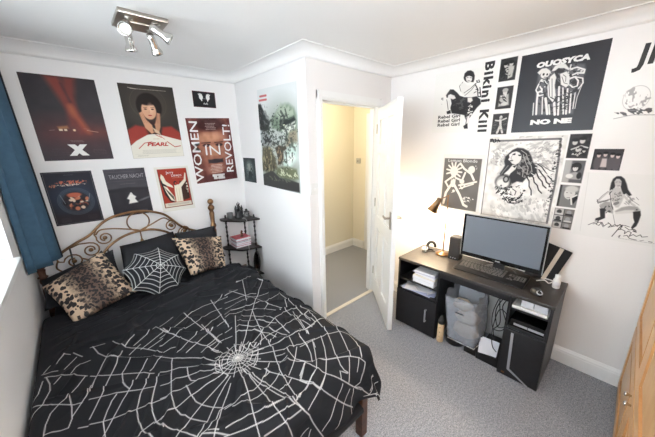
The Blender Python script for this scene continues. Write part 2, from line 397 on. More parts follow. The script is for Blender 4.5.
# ------------------------------------------------------------------ painting canvases for the posters
class Cv:
    def __init__(s, w, h, bg, res=.0022, seed=1):
        s.w, s.h = w, h; s.nx = max(8, int(w/res)); s.ny = max(8, int(h/res)); s.a = h/w
        s.X, s.Y = np.meshgrid(np.linspace(0, 1, s.nx), np.linspace(0, s.a, s.ny))
        s.C = np.zeros((s.ny, s.nx, 3)); s.C[:] = np.array(bg)/255.; s.r = np.random.RandomState(seed)
        s.px = 1.0/s.nx
    def bl(s, m, col):
        m = np.clip(m, 0, 1)[..., None]; s.C = s.C*(1-m)+np.array(col)/255.*m; return s
    def seg(s, a, b):
        dx, dy = b[0]-a[0], b[1]-a[1]; t = np.clip(((s.X-a[0])*dx+(s.Y-a[1])*dy)/(dx*dx+dy*dy+1e-12), 0, 1)
        return np.hypot(s.X-a[0]-t*dx, s.Y-a[1]-t*dy)
    def line(s, pts, w, col, soft=None, op=1):
        soft = soft or s.px; d = np.full(s.X.shape, 9.)
        for a, b in zip(pts, pts[1:]): d = np.minimum(d, s.seg(a, b))
        return s.bl(op*(.5-(d-w/2)/soft), col)
    def poly(s, pts, col, soft=None, op=1):
        soft = soft or s.px; d = np.full(s.X.shape, 9.); ins = np.zeros(s.X.shape, bool); n = len(pts)
        for i in range(n):
            a, b = pts[i], pts[(i+1) % n]; d = np.minimum(d, s.seg(a, b))
            c = ((a[1] > s.Y) != (b[1] > s.Y)) & (s.X < (b[0]-a[0])*(s.Y-a[1])/((b[1]-a[1]) or 1e-9)+a[0]); ins ^= c
        return s.bl(op*(.5+np.where(ins, d, -d)/soft), col)
    def ell(s, cx, cy, rx, ry, col, soft=.15, rot=0, op=1):
        c, n = math.cos(rot), math.sin(rot); x = (s.X-cx)*c+(s.Y-cy)*n; y = -(s.X-cx)*n+(s.Y-cy)*c
        d = np.sqrt((x/rx)**2+(y/ry)**2); return s.bl(op*(.5+(1-d)/soft), col)
    def ring(s, cx, cy, rx, ry, w, col, op=1):
        d = np.sqrt(((s.X-cx)/rx)**2+((s.Y-cy)/ry)**2); return s.bl(op*(.5-(np.abs(d-1)*min(rx, ry)-w/2)/s.px), col)
    def rect(s, x0, y0, x1, y1, col, soft=None, op=1):
        soft = soft or s.px
        d = np.minimum(np.minimum(s.X-x0, x1-s.X), np.minimum(s.Y-y0, y1-s.Y)); return s.bl(op*(.5+d/soft), col)
    def grad(s, y0, y1, col, op=1):
        return s.bl(op*np.clip((s.Y-y0)/(y1-y0), 0, 1), col)
    def noise(s, sc, amp, mask=None):
        g = s.r.rand(80, 80); x = s.X*sc; y = s.Y*sc; xi = x.astype(int); yi = y.astype(int); fx = x-xi; fy = y-yi
        fx = fx*fx*(3-2*fx); fy = fy*fy*(3-2*fy); G = lambda i, j: g[i % 80, j % 80]
        v = (G(xi, yi)*(1-fx)+G(xi+1, yi)*fx)*(1-fy)+(G(xi, yi+1)*(1-fx)+G(xi+1, yi+1)*fx)*fy-.5
        if mask is not None: v = v*mask
        s.C = np.clip(s.C+v[..., None]*amp, 0, 1); return s
    def micro(s, x0, y0, x1, y1, rows, col, w=.006, op=.8):
        """rows of tiny unreadable print"""
        for k in range(rows):
            y = y0+(y1-y0)*(k+.5)/rows; x = x0+s.r.rand()*.04
            while x < x1-.02:
                l = .01+.04*s.r.rand(); s.line([(x, y), (min(x+l, x1), y)], w, col, op=op); x += l+.012
        return s
    def scrib(s, cx, cy, rx, ry, n, w, col, step=.03, op=1, curl=0):
        """irregular ink texture: thresholded fine noise inside a soft ellipse"""
        cov = min(.5, max(.12, n*w*step*4.5/(PI*rx*ry+1e-6)))
        sc = .95/step; x0, y0 = s.r.rand()*50, s.r.rand()*50; an = s.r.rand()*PI; ca, sa = math.cos(an), math.sin(an)
        def vn(k):
            g = s.r.rand(64, 64); x = (s.X*ca+s.Y*sa+9)*sc*k+x0; y = (-s.X*sa+s.Y*ca+9)*sc*k*.55+y0
            xi = x.astype(int); yi = y.astype(int); fx = x-xi; fy = y-yi; G = lambda i, j: g[i % 64, j % 64]
            fx = fx*fx*(3-2*fx); fy = fy*fy*(3-2*fy)
            return (G(xi, yi)*(1-fx)+G(xi+1, yi)*fx)*(1-fy)+(G(xi, yi+1)*(1-fx)+G(xi+1, yi+1)*fx)*fy
        v = .62*vn(1)+.38*vn(2.3); e = np.sqrt(((s.X-cx)/rx)**2+((s.Y-cy)/ry)**2)
        thr = .5+.30*(.5-cov)+.25*np.clip(e-.6, 0, 1)
        return s.bl(op*np.clip((v-thr)/.05, 0, 1)*np.clip((1.08-e)/.15, 0, 1), col)
PM = {'matt': print_mat('printed_paper', .55), 'gloss': print_mat('glossy_print', .38), 'thin': print_mat('curled_print', .6)}
def poster(name, label, cat, plane, u0, u1, z0, z1, cv, texts=(), m='matt', group=None, edge=(215, 215, 212), shear=(0, 0), lift=0.0):
    """plane: 'A' back wall (u = x), 'B' side wall (u = y), 'D' right wall (u = y); u0 is the left edge as seen in the room"""
    if plane == 'A': P = lambda u, z, o: (u, L-.0012-o, z); rx, nn = Vector((1,0,0)), Vector((0,-1,0))
    elif plane == 'B': P = lambda u, z, o: (-.0012-o, u, z); rx, nn = Vector((0,-1,0)), Vector((-1,0,0))
    else: P = lambda u, z, o: (WD-.0012-o, u, z); rx, nn = Vector((0,-1,0)), Vector((-1,0,0))
    nx, ny = cv.nx, cv.ny; TH = .0012
    def at(fx, fy, o):
        u = u0+(u1-u0)*fx; z = z1+(z0-z1)*fy+shear[0]*(fx-.5); u += shear[1]*(fy-.5)
        bow = 0
        return P(u, z, o+bow)
    vs = [at(i/(nx-1), j/(ny-1), TH) for j in range(ny) for i in range(nx)]
    fs = [(j*nx+i, (j+1)*nx+i, (j+1)*nx+i+1, j*nx+i+1) for j in range(ny-1) for i in range(nx-1)]
    cols = cv.C.reshape(-1, 3)
    b = len(vs); rim = [at(0,0,TH), at(1,0,TH), at(1,1,TH), at(0,1,TH), at(0,0,0), at(1,0,0), at(1,1,0), at(0,1,0)]
    vs += rim; fs += [(b, b+1, b+5, b+4), (b+1, b+2, b+6, b+5), (b+2, b+3, b+7, b+6), (b+3, b, b+4, b+7), (b+4, b+5, b+6, b+7)]
    allc = np.ones((len(vs), 4)); c = np.vstack([cols, np.tile(np.array(edge)/255., (8, 1))])
    allc[:, :3] = np.where(c <= .04045, c/12.92, ((c+.055)/1.055)**2.4)
    mb = MB(); mb.add(vs, fs, PM[m], False)
    cvw = abs(u1-u0)
    for t in texts:   # (string, fx, fy, cap height as a fraction of width, ink, options)
        s_, fx, fy, hgt, ink = t[:5]; op = dict(t[5]) if len(t) > 5 else {}
        rot = op.pop('rot', 0); sx = op.pop('sx', 1); sy = op.pop('sy', 1)
        o = Vector(at(fx, fy/cv.a, TH+.0007)); X = rx; Y = Vector((0,0,1)); c_, s2 = math.cos(rot), math.sin(rot)
        X2 = (X*c_+Y*s2)*sx; Y2 = (-X*s2+Y*c_)*sy
        mb.text(s_, frame(o, X2, Y2, nn), ink, size=hgt*cvw, **op)
    ob = build(name, mb); me = ob.data
    at_ = me.color_attributes.new('Col', 'FLOAT_COLOR', 'POINT'); full = np.ones((len(me.vertices), 4)); full[:len(allc)] = allc
    at_.data.foreach_set('color', full.ravel().astype(np.float32))
    tag(ob, label, cat, group); return ob

ART = {
'engraving': [
('s',(0.513,0.344),0.475,0.368,(160,158,157),0.035,0.4,0.5),
('s',(0.571,1.17),0.462,0.248,(160,158,157),0.035,0.35,0.4),
('s',(0.178,0.317),0.155,0.141,(110,109,110),0.02,0.35,0.45),
('s',(0.768,0.211),0.151,0.124,(110,109,110),0.02,0.35,0.45),
('s',(0.766,0.369),0.153,0.126,(110,109,110),0.02,0.35,0.4),
('p',[(0.257,0.379),(0.265,0.308),(0.302,0.263),(0.35,0.205),(0.41,0.172),(0.491,0.18),(0.567,0.224),(0.615,0.302),(0.652,0.398),(0.702,0.441),(0.716,0.538),(0.665,0.602),(0.594,0.627),(0.553,0.698),(0.476,0.692),(0.42,0.731),(0.346,0.675),(0.255,0.66),(0.219,0.584),(0.248,0.518),(0.277,0.453)],(44,44,47),0.02),
('l',[(0.631,0.406),(0.696,0.404),(0.764,0.449),(0.816,0.52),(0.867,0.588),(0.909,0.629)],0.015,(44,44,47),1),
('l',[(0.656,0.437),(0.729,0.482),(0.776,0.549),(0.828,0.607),(0.853,0.669),(0.894,0.702)],0.017,(44,44,47),1),
('l',[(0.65,0.497),(0.716,0.545),(0.749,0.615),(0.799,0.665),(0.82,0.723),(0.861,0.758)],0.017,(44,44,47),1),
('l',[(0.625,0.557),(0.683,0.613),(0.704,0.685),(0.749,0.729),(0.776,0.799),(0.82,0.841)],0.017,(44,44,47),1),
('l',[(0.592,0.607),(0.636,0.671),(0.648,0.752),(0.683,0.81),(0.694,0.884)],0.017,(44,44,47),1),
('l',[(0.663,0.404),(0.735,0.408),(0.805,0.455),(0.87,0.497),(0.921,0.513)],0.012,(110,109,110),1),
('l',[(0.687,0.462),(0.774,0.491),(0.836,0.557),(0.88,0.573)],0.013,(222,220,217),1),
('l',[(0.646,0.551),(0.712,0.592),(0.739,0.663),(0.789,0.698)],0.01,(222,220,217),1),
('l',[(0.615,0.605),(0.671,0.675),(0.692,0.754),(0.729,0.805)],0.01,(222,220,217),1),
('l',[(0.468,0.211),(0.542,0.263),(0.578,0.354),(0.629,0.439),(0.654,0.53)],0.01,(160,158,157),1),
('l',[(0.505,0.277),(0.542,0.375),(0.596,0.472),(0.592,0.573)],0.011,(160,158,157),1),
('l',[(0.47,0.445),(0.538,0.509),(0.54,0.611)],0.012,(160,158,157),1),
('s',(0.547,0.441),0.109,0.201,(160,158,157),0.018,0.4,0.7),
('p',[(0.311,0.28),(0.354,0.24),(0.406,0.226),(0.449,0.244),(0.482,0.284),(0.487,0.35),(0.46,0.406),(0.422,0.433),(0.371,0.416),(0.335,0.375),(0.308,0.356),(0.323,0.321)],(222,220,217),0.012),
('l',[(0.358,0.273),(0.398,0.253)],0.008,(44,44,47),1),
('l',[(0.437,0.28),(0.472,0.292)],0.01,(44,44,47),1),
('e',(0.381,0.273),0.019,0.011,(44,44,47),0.5,1),
('e',(0.46,0.286),0.018,0.012,(44,44,47),0.5,1),
('l',[(0.36,0.286),(0.342,0.333),(0.362,0.348)],0.006,(110,109,110),1),
('e',(0.358,0.369),0.023,0.012,(110,109,110),0.5,1),
('p',[(0.381,0.435),(0.445,0.433),(0.431,0.501),(0.369,0.573),(0.344,0.66),(0.271,0.644),(0.282,0.58),(0.331,0.522)],(222,220,217),0.012),
('p',[(0.383,0.455),(0.445,0.433),(0.416,0.482)],(44,44,47),0.01),
('l',[(0.321,0.451),(0.255,0.561),(0.228,0.648)],0.016,(110,109,110),1),
('e',(0.288,0.714),0.122,0.122,(44,44,47),0.3,1),
('e',(0.28,0.694),0.097,0.078,(160,158,157),0.4,1),
('e',(0.28,0.743),0.093,0.073,(222,220,217),0.4,1),
('e',(0.319,0.669),0.043,0.056,(44,44,47),0.3,1),
('e',(0.319,0.669),0.025,0.035,(160,158,157),0.4,1),
('s',(0.28,0.853),0.142,0.087,(44,44,47),0.02,0.5,1),
('s',(0.449,0.934),0.176,0.122,(44,44,47),0.022,0.45,1),
('s',(0.466,0.832),0.145,0.085,(44,44,47),0.018,0.4,1),
('p',[(0.404,0.839),(0.458,0.776),(0.536,0.826),(0.563,0.899),(0.493,0.95),(0.433,0.915)],(222,220,217),0.02),
('l',[(0.385,0.979),(0.458,1.006),(0.542,0.959),(0.578,0.87)],0.017,(44,44,47),1),
('l',[(0.319,0.95),(0.402,1.05),(0.518,1.039),(0.578,0.99)],0.012,(44,44,47),1),
('l',[(0.433,0.816),(0.487,0.851),(0.476,0.909)],0.012,(44,44,47),1),
('s',(0.7,1.041),0.242,0.139,(160,158,157),0.03,0.35,0.7),
('l',[(0.004,0.066),(0.923,0.048)],0.029,(110,109,110),1),
('l',[(0.923,0.048),(0.944,0.331),(0.959,0.677),(0.952,0.971),(0.952,1.284)],0.027,(110,109,110),1),
('l',[(0.952,1.284),(0.59,1.296),(0.023,1.3)],0.009,(160,158,157),1),
('l',[(0.004,0.066),(0.012,0.576),(0.017,1.3)],0.013,(110,109,110),1),
('s',(0.05,0.06),0.126,0.035,(44,44,47),0.02,0.5,1),
('s',(0.923,0.551),0.036,0.644,(44,44,47),0.016,0.35,0.8)],
'psych': [
('p',[(0.249,0.253),(0.293,0.212),(0.376,0.229),(0.404,0.197),(0.478,0.194),(0.548,0.214),(0.605,0.271),(0.6,0.236),(0.659,0.231),(0.771,0.262),(0.793,0.328),(0.793,0.528),(0.755,0.653),(0.749,0.908),(0.345,0.893),(0.282,0.882),(0.255,0.533)],(92,92,96),0.03),
('s',(0.544,0.546),0.29,0.362,(44,44,47),0.022,0.5,1),
('e',(0.336,0.312),0.055,0.061,(222,220,217),0.2,1),
('p',[(0.234,0.277),(0.282,0.231),(0.338,0.231),(0.393,0.279),(0.41,0.325),(0.356,0.284),(0.301,0.273),(0.269,0.312)],(222,220,217),0.01),
('e',(0.317,0.314),0.013,0.018,(44,44,47),0.3,1),
('e',(0.362,0.323),0.011,0.015,(44,44,47),0.3,1),
('l',[(0.328,0.354),(0.362,0.36)],0.008,(44,44,47),1),
('p',[(0.408,0.288),(0.437,0.229),(0.491,0.199),(0.559,0.221),(0.607,0.282),(0.614,0.314),(0.548,0.271),(0.483,0.26),(0.448,0.288)],(222,220,217),0.01),
('p',[(0.452,0.29),(0.509,0.275),(0.557,0.293),(0.559,0.336),(0.474,0.321)],(44,44,47),0.01),
('p',[(0.402,0.362),(0.448,0.321),(0.478,0.376),(0.476,0.483),(0.517,0.655),(0.491,0.729),(0.421,0.644),(0.389,0.496)],(222,220,217),0.012),
('p',[(0.515,0.343),(0.587,0.321),(0.635,0.402),(0.644,0.507),(0.614,0.539),(0.548,0.491)],(222,220,217),0.012),
('l',[(0.395,0.415),(0.439,0.635)],0.007,(44,44,47),1),
('l',[(0.43,0.393),(0.474,0.672)],0.007,(44,44,47),1),
('l',[(0.544,0.386),(0.581,0.472),(0.624,0.493)],0.006,(44,44,47),1),
('l',[(0.555,0.36),(0.59,0.393),(0.596,0.456)],0.006,(44,44,47),1),
('l',[(0.393,0.657),(0.448,0.884)],0.031,(222,220,217),1),
('l',[(0.448,0.753),(0.478,0.891)],0.017,(222,220,217),1),
('l',[(0.507,0.731),(0.541,0.902)],0.03,(222,220,217),1),
('l',[(0.533,0.517),(0.581,0.906)],0.024,(222,220,217),1),
('l',[(0.579,0.539),(0.64,0.9)],0.017,(222,220,217),1),
('l',[(0.635,0.559),(0.672,0.902)],0.02,(222,220,217),1),
('l',[(0.681,0.607),(0.71,0.889)],0.018,(222,220,217),1),
('l',[(0.729,0.624),(0.738,0.836)],0.011,(222,220,217),1),
('l',[(0.328,0.541),(0.282,0.563),(0.288,0.679),(0.308,0.878)],0.024,(222,220,217),1),
('l',[(0.277,0.441),(0.253,0.522),(0.303,0.611),(0.352,0.603)],0.018,(222,220,217),1),
('l',[(0.352,0.635),(0.382,0.878)],0.015,(222,220,217),1),
('l',[(0.251,0.71),(0.266,0.886)],0.013,(222,220,217),1),
('l',[(0.64,0.428),(0.69,0.41),(0.738,0.469),(0.736,0.535),(0.69,0.546),(0.653,0.509)],0.017,(222,220,217),1),
('e',(0.692,0.478),0.022,0.031,(44,44,47),0.3,1),
('l',[(0.69,0.41),(0.779,0.441),(0.793,0.504),(0.758,0.57)],0.015,(222,220,217),1),
('l',[(0.631,0.297),(0.694,0.288),(0.782,0.334),(0.779,0.376),(0.707,0.362),(0.662,0.38)],0.02,(222,220,217),1),
('l',[(0.622,0.245),(0.618,0.295)],0.016,(222,220,217),1),
('s',(0.681,0.358),0.085,0.068,(222,220,217),0.02,0.35,1),
('l',[(0.786,0.528),(0.76,0.686),(0.76,0.838)],0.007,(222,220,217),1),
('s',(0.345,0.461),0.074,0.113,(222,220,217),0.02,0.3,1),
('s',(0.605,0.716),0.116,0.166,(44,44,47),0.016,0.3,1),
('l',[(0.45,0.648),(0.509,0.688),(0.491,0.729)],0.011,(44,44,47),1)],
'crouch': [
('p',[(0.494,0.12),(0.504,0.053),(0.545,0.018),(0.6,0.018),(0.646,0.051),(0.671,0.112),(0.671,0.165),(0.661,0.213),(0.622,0.203),(0.567,0.205),(0.53,0.183),(0.504,0.152)],(44,44,47),0.012),
('p',[(0.528,0.12),(0.549,0.091),(0.6,0.106),(0.634,0.126),(0.634,0.179),(0.61,0.207),(0.565,0.199),(0.541,0.169)],(222,220,217),0.012),
('l',[(0.547,0.128),(0.569,0.126)],0.008,(44,44,47),1),
('l',[(0.598,0.136),(0.626,0.14)],0.008,(44,44,47),1),
('l',[(0.569,0.179),(0.602,0.185)],0.008,(44,44,47),1),
('l',[(0.539,0.106),(0.581,0.091),(0.632,0.116)],0.014,(44,44,47),1),
('l',[(0.492,0.189),(0.439,0.25),(0.467,0.335),(0.541,0.384)],0.008,(44,44,47),1),
('p',[(0.453,0.209),(0.52,0.203),(0.571,0.254),(0.65,0.26),(0.697,0.246),(0.748,0.274),(0.774,0.402),(0.736,0.451),(0.533,0.421),(0.474,0.354)],(222,220,217),0.02),
('l',[(0.545,0.417),(0.646,0.333),(0.715,0.224),(0.728,0.189)],0.01,(110,109,110),1),
('l',[(0.528,0.372),(0.632,0.305),(0.695,0.236)],0.009,(44,44,47),1),
('l',[(0.699,0.262),(0.738,0.329),(0.758,0.449),(0.801,0.459),(0.772,0.309)],0.016,(44,44,47),1),
('l',[(0.707,0.195),(0.722,0.224),(0.758,0.224),(0.742,0.187)],0.013,(44,44,47),1),
('s',(0.734,0.382),0.049,0.079,(44,44,47),0.02,0.4,1),
('p',[(0.25,0.335),(0.283,0.289),(0.343,0.297),(0.411,0.356),(0.463,0.413),(0.537,0.443),(0.661,0.453),(0.736,0.445),(0.801,0.5),(0.815,0.571),(0.762,0.63),(0.707,0.717),(0.661,0.797),(0.6,0.821),(0.569,0.746),(0.508,0.73),(0.35,0.705),(0.315,0.61),(0.331,0.533),(0.305,0.443),(0.234,0.425),(0.217,0.382)],(44,44,47),0.015),
('p',[(0.256,0.386),(0.297,0.37),(0.368,0.4),(0.396,0.449),(0.35,0.465),(0.287,0.441),(0.25,0.455)],(222,220,217),0.015),
('p',[(0.248,0.437),(0.295,0.465),(0.315,0.61),(0.303,0.667),(0.254,0.697),(0.258,0.606)],(222,220,217),0.01),
('l',[(0.238,0.459),(0.28,0.636)],0.01,(44,44,47),1),
('p',[(0.252,0.669),(0.319,0.644),(0.337,0.705),(0.268,0.717)],(44,44,47),0.01),
('p',[(0.593,0.455),(0.661,0.457),(0.683,0.508),(0.648,0.543),(0.602,0.526)],(222,220,217),0.02),
('s',(0.646,0.669),0.061,0.111,(222,220,217),0.018,0.35,1),
('p',[(0.602,0.776),(0.661,0.752),(0.661,0.892),(0.61,0.913)],(222,220,217),0.012),
('p',[(0.571,0.933),(0.636,0.884),(0.652,0.976),(0.593,0.98)],(44,44,47),0.012),
('l',[(0.618,0.776),(0.61,0.9)],0.012,(44,44,47),1),
('s',(0.154,0.449),0.021,0.088,(110,109,110),0.02,0.4,0.7),
('s',(0.472,0.541),0.115,0.113,(110,109,110),0.03,0.3,0.5)],
'seated': [
('p',[(0.32,0.155),(0.33,0.087),(0.362,0.045),(0.412,0.04),(0.455,0.077),(0.49,0.15),(0.52,0.235),(0.575,0.317),(0.55,0.337),(0.512,0.3),(0.485,0.327),(0.455,0.272),(0.43,0.185),(0.375,0.185),(0.37,0.252),(0.355,0.282),(0.332,0.34),(0.322,0.237)],(44,44,47),0.015),
('p',[(0.352,0.127),(0.367,0.085),(0.402,0.082),(0.43,0.115),(0.437,0.18),(0.42,0.217),(0.39,0.212),(0.367,0.18)],(186,184,182),0.012),
('l',[(0.367,0.137),(0.387,0.13)],0.005,(44,44,47),1),
('l',[(0.402,0.13),(0.425,0.132)],0.005,(44,44,47),1),
('l',[(0.397,0.19),(0.422,0.187)],0.005,(44,44,47),1),
('p',[(0.357,0.24),(0.392,0.212),(0.437,0.22),(0.47,0.287),(0.5,0.35),(0.49,0.447),(0.47,0.53),(0.437,0.535),(0.385,0.45),(0.35,0.345)],(192,190,188),0.015),
('s',(0.425,0.385),0.052,0.117,(110,109,110),0.018,0.45,0.8),
('s',(0.307,0.52),0.055,0.062,(44,44,47),0.02,0.35,0.6),
('l',[(0.347,0.265),(0.295,0.327),(0.22,0.46)],0.02,(196,194,192),1),
('l',[(0.232,0.472),(0.315,0.442),(0.375,0.397)],0.025,(160,158,157),1),
('l',[(0.207,0.437),(0.227,0.497),(0.332,0.427)],0.008,(44,44,47),1),
('l',[(0.31,0.287),(0.257,0.362),(0.205,0.47)],0.005,(110,109,110),1),
('l',[(0.487,0.327),(0.568,0.425),(0.633,0.475)],0.028,(198,196,194),1),
('s',(0.562,0.407),0.061,0.07,(110,109,110),0.02,0.3,0.5),
('l',[(0.515,0.317),(0.598,0.402),(0.68,0.462)],0.005,(110,109,110),1),
('l',[(0.628,0.345),(0.658,0.382)],0.005,(110,109,110),1),
('p',[(0.25,0.525),(0.297,0.462),(0.36,0.452),(0.41,0.54),(0.427,0.64),(0.367,0.62),(0.302,0.625)],(160,158,157),0.02),
('p',[(0.44,0.595),(0.5,0.525),(0.578,0.487),(0.665,0.487),(0.705,0.535),(0.67,0.57),(0.575,0.602),(0.48,0.65)],(160,158,157),0.02),
('p',[(0.445,0.612),(0.547,0.56),(0.645,0.542),(0.638,0.61),(0.462,0.667)],(210,208,206),0.02),
('p',[(0.262,0.58),(0.322,0.565),(0.35,0.725),(0.292,0.775),(0.24,0.79),(0.242,0.75),(0.292,0.715)],(44,44,47),0.012),
('p',[(0.635,0.575),(0.708,0.545),(0.725,0.612),(0.72,0.722),(0.71,0.79),(0.68,0.84),(0.66,0.825),(0.68,0.73),(0.655,0.667)],(44,44,47),0.012),
('l',[(0.673,0.84),(0.727,0.885),(0.69,0.875)],0.01,(44,44,47),1),
('l',[(0.335,0.315),(0.375,0.465),(0.415,0.57)],0.007,(44,44,47),1),
('s',(0.36,0.577),0.05,0.073,(44,44,47),0.02,0.35,0.7),
('s',(0.668,0.517),0.037,0.028,(44,44,47),0.02,0.3,0.6),
('p',[(0.442,0.645),(0.635,0.592),(0.66,0.777),(0.49,0.822)],(226,225,223),0.02),
('l',[(0.43,0.652),(0.48,0.807)],0.005,(110,109,110),1),
('l',[(0.172,0.877),(0.225,0.832),(0.285,0.782),(0.265,0.85),(0.3,0.862),(0.327,0.8),(0.362,0.862),(0.382,0.827),(0.412,0.802),(0.45,0.845),(0.48,0.807),(0.51,0.837),(0.535,0.795),(0.568,0.832)],0.008,(44,44,47),1),
('l',[(0.227,0.852),(0.31,0.802),(0.355,0.877)],0.008,(44,44,47),1),
('l',[(0.397,0.792),(0.44,0.827),(0.412,0.872),(0.472,0.84),(0.53,0.81),(0.59,0.802),(0.64,0.817)],0.008,(44,44,47),1),
('l',[(0.48,1.01),(0.51,0.927),(0.542,0.837),(0.562,0.802),(0.55,0.88)],0.01,(44,44,47),1),
('l',[(0.517,0.9),(0.552,0.867),(0.608,0.892),(0.608,0.937),(0.64,0.885),(0.678,0.902),(0.665,0.967),(0.703,0.927),(0.74,0.95),(0.777,0.915),(0.797,0.947),(0.852,0.927)],0.008,(44,44,47),1),
('l',[(0.55,0.995),(0.568,0.97),(0.56,1.017)],0.007,(44,44,47),1),
('l',[(0.605,0.975),(0.64,0.955),(0.673,0.997),(0.71,1.005),(0.75,1.007)],0.008,(44,44,47),1),
('l',[(0.787,1.012),(0.825,0.99)],0.005,(44,44,47),1),
('l',[(0.877,1.0),(0.912,1.002)],0.008,(44,44,47),1),
('l',[(0.595,0.827),(0.648,0.865),(0.7,0.842),(0.725,0.867)],0.008,(44,44,47),1),
('l',[(0.033,-0.005),(0.747,-0.01)],0.002,(196,195,193),1),
('l',[(0.033,-0.005),(0.088,1.002)],0.002,(200,199,197),1)],
'beast': [
('p',[(-0.037,0.206),(0.076,0.203),(0.167,0.322),(0.214,0.415),(0.328,0.46),(0.256,0.551),(0.305,0.629),(0.154,0.622),(0.018,0.579),(-0.048,0.474)],(40,46,46),0.03),
('s',(0.138,0.41),0.195,0.188,(110,112,112),0.03,0.35,0.8),
('p',[(0.33,0.445),(0.513,0.331),(0.627,0.26),(0.804,0.252),(0.928,0.317),(0.968,0.404),(0.976,0.6),(0.9,0.664),(0.712,0.699),(0.521,0.614),(0.359,0.556)],(120,138,118),0.06),
('p',[(0.481,0.363),(0.558,0.294),(0.63,0.227),(0.65,0.289),(0.732,0.232),(0.749,0.299),(0.826,0.268),(0.833,0.334),(0.905,0.315),(0.921,0.4),(0.801,0.423),(0.672,0.447),(0.54,0.437)],(168,180,160),0.04),
('p',[(0.58,0.441),(0.797,0.45),(0.92,0.42),(0.963,0.468),(0.91,0.55),(0.783,0.611),(0.645,0.584),(0.571,0.531)],(40,46,46),0.03),
('p',[(0.619,0.584),(0.777,0.543),(0.96,0.519),(0.92,0.577),(0.781,0.625),(0.666,0.641)],(220,224,212),0.015),
('p',[(0.662,0.537),(0.855,0.494),(0.952,0.468),(0.937,0.498),(0.789,0.55),(0.672,0.579)],(196,200,186),0.02),
('l',[(0.617,0.341),(0.688,0.415),(0.627,0.513),(0.563,0.601)],0.045,(84,92,84),1),
('l',[(0.723,0.317),(0.764,0.42)],0.031,(84,92,84),1),
('e',(0.677,0.524),0.032,0.013,(216,222,190),0.5,1),
('p',[(0.076,0.621),(0.315,0.561),(0.484,0.577),(0.611,0.661),(0.55,0.723),(0.402,0.796),(0.204,0.817),(0.088,0.754)],(190,196,192),0.04),
('s',(0.299,0.68),0.256,0.138,(84,92,84),0.03,0.45,1),
('p',[(0.031,0.595),(0.159,0.585),(0.368,0.72),(0.278,0.841),(0.119,0.873),(0.024,0.752)],(150,156,156),0.04),
('s',(0.185,0.74),0.18,0.155,(48,52,54),0.03,0.4,1),
('p',[(0.305,0.629),(0.656,0.606),(0.74,0.672),(0.627,0.762),(0.458,0.796),(0.333,0.757)],(190,196,192),0.05),
('p',[(0.41,0.841),(0.514,0.796),(0.621,0.818),(0.69,0.797),(0.711,0.841),(0.616,0.878),(0.632,0.981),(0.542,1.066),(0.455,1.085),(0.481,0.984),(0.445,0.916)],(70,60,50),0.02),
('s',(0.542,0.923),0.135,0.112,(150,130,104),0.03,0.3,1),
('p',[(0.796,0.611),(0.966,0.585),(0.976,0.767),(0.825,0.841),(0.703,0.797)],(150,140,120),0.05),
('p',[(0.651,0.913),(0.831,0.764),(0.965,0.752),(0.949,0.973),(0.805,1.084),(0.645,1.129),(0.598,1.056)],(196,214,204),0.06),
('p',[(0.672,0.979),(0.822,0.891),(0.915,0.96),(0.754,1.087)],(228,234,226),0.05),
('p',[(0.043,0.833),(0.278,0.841),(0.394,0.986),(0.434,1.14),(0.232,1.199),(-0.011,1.206)],(88,84,66),0.05),
('s',(0.222,1.031),0.225,0.202,(150,144,116),0.04,0.4,1),
('p',[(0.434,1.14),(0.675,1.09),(0.926,1.114),(0.966,1.241),(0.658,1.272),(0.407,1.244)],(104,110,84),0.04),
('s',(0.706,1.185),0.276,0.069,(196,200,170),0.03,0.35,1),
('p',[(-0.005,1.273),(0.199,1.209),(0.294,1.186),(0.49,1.277),(0.723,1.275),(0.974,1.297),(0.977,1.429),(0.002,1.461)],(56,56,56),0.02),
('s',(0.445,1.296),0.409,0.042,(90,96,80),0.03,0.4,1),
('s',(0.452,0.611),0.452,0.26,(44,50,48),0.03,0.28,0.7),
('s',(0.699,0.834),0.248,0.219,(60,66,56),0.03,0.3,0.7),
('s',(0.164,1.113),0.23,0.123,(44,44,36),0.03,0.3,0.8)]}
def draw(c, items):
    for it in items:
        k = it[0]
        if k == 'p': c.poly(it[1], it[2], it[3])
        elif k == 'l': c.line(it[1], max(it[2], .004), it[3], op=it[4])
        elif k == 'e': c.ell(it[1][0], it[1][1], it[2], it[3], it[4], it[5], op=it[6])
        else:
            (cx, cy), rx, ry, col, step, cov, op = it[1:]
            c.scrib(cx, cy, rx, ry, cov*PI*rx*ry/(step*.01*4.5), .01, col, step, op)

# ------------------------------------------------------------------ posters on the back wall
BK, WT, CR = (34, 31, 38), (232, 230, 226), (224, 219, 206)
def mirror(pts, cx): return [(2*cx-x, y) for x, y in pts]

c = Cv(.415, .608, (36, 30, 36), seed=3); a = c.a          # dark red poster with a bright X
c.ell(.5, 1.0, .75, .30, (84, 36, 38), 1.1, op=.8); c.ell(.95, .95, .5, .12, (110, 46, 34), 1.2, op=.4)
c.poly([(.30, 0), (.50, 0), (.62, .42), (.74, .98), (.60, .98), (.50, .60)], (122, 46, 36), .10)
c.poly([(.72, 0), (.55, 0), (.50, .42), (.47, .86), (.58, .88), (.62, .50)], (112, 42, 34), .10)
c.line([(.55, .50), (.60, .68), (.72, .95)], .05, (176, 88, 50), .10, .7); c.line([(.51, .12), (.57, .42)], .03, (70, 28, 30), .05)
c.ell(.56, .58, .05, .10, (170, 90, 54), 1.2, op=.5)
c.poly([(.30, .86), (.44, .84), (.45, .89), (.31, .91)], (150, 96, 60), .03); c.rect(.31, .90, .36, .935, (214, 190, 160)); c.rect(.38, .90, .42, .935, (214, 190, 160))
c.ell(.52, .92, .02, .02, (240, 210, 170), .6); c.line([(.70, .92), (.86, .95)], .008, (200, 150, 130)); c.line([(.66, .89), (.74, .90)], .006, (160, 110, 100)); c.line([(.18, .93), (.25, .92)], .006, (150, 120, 120))
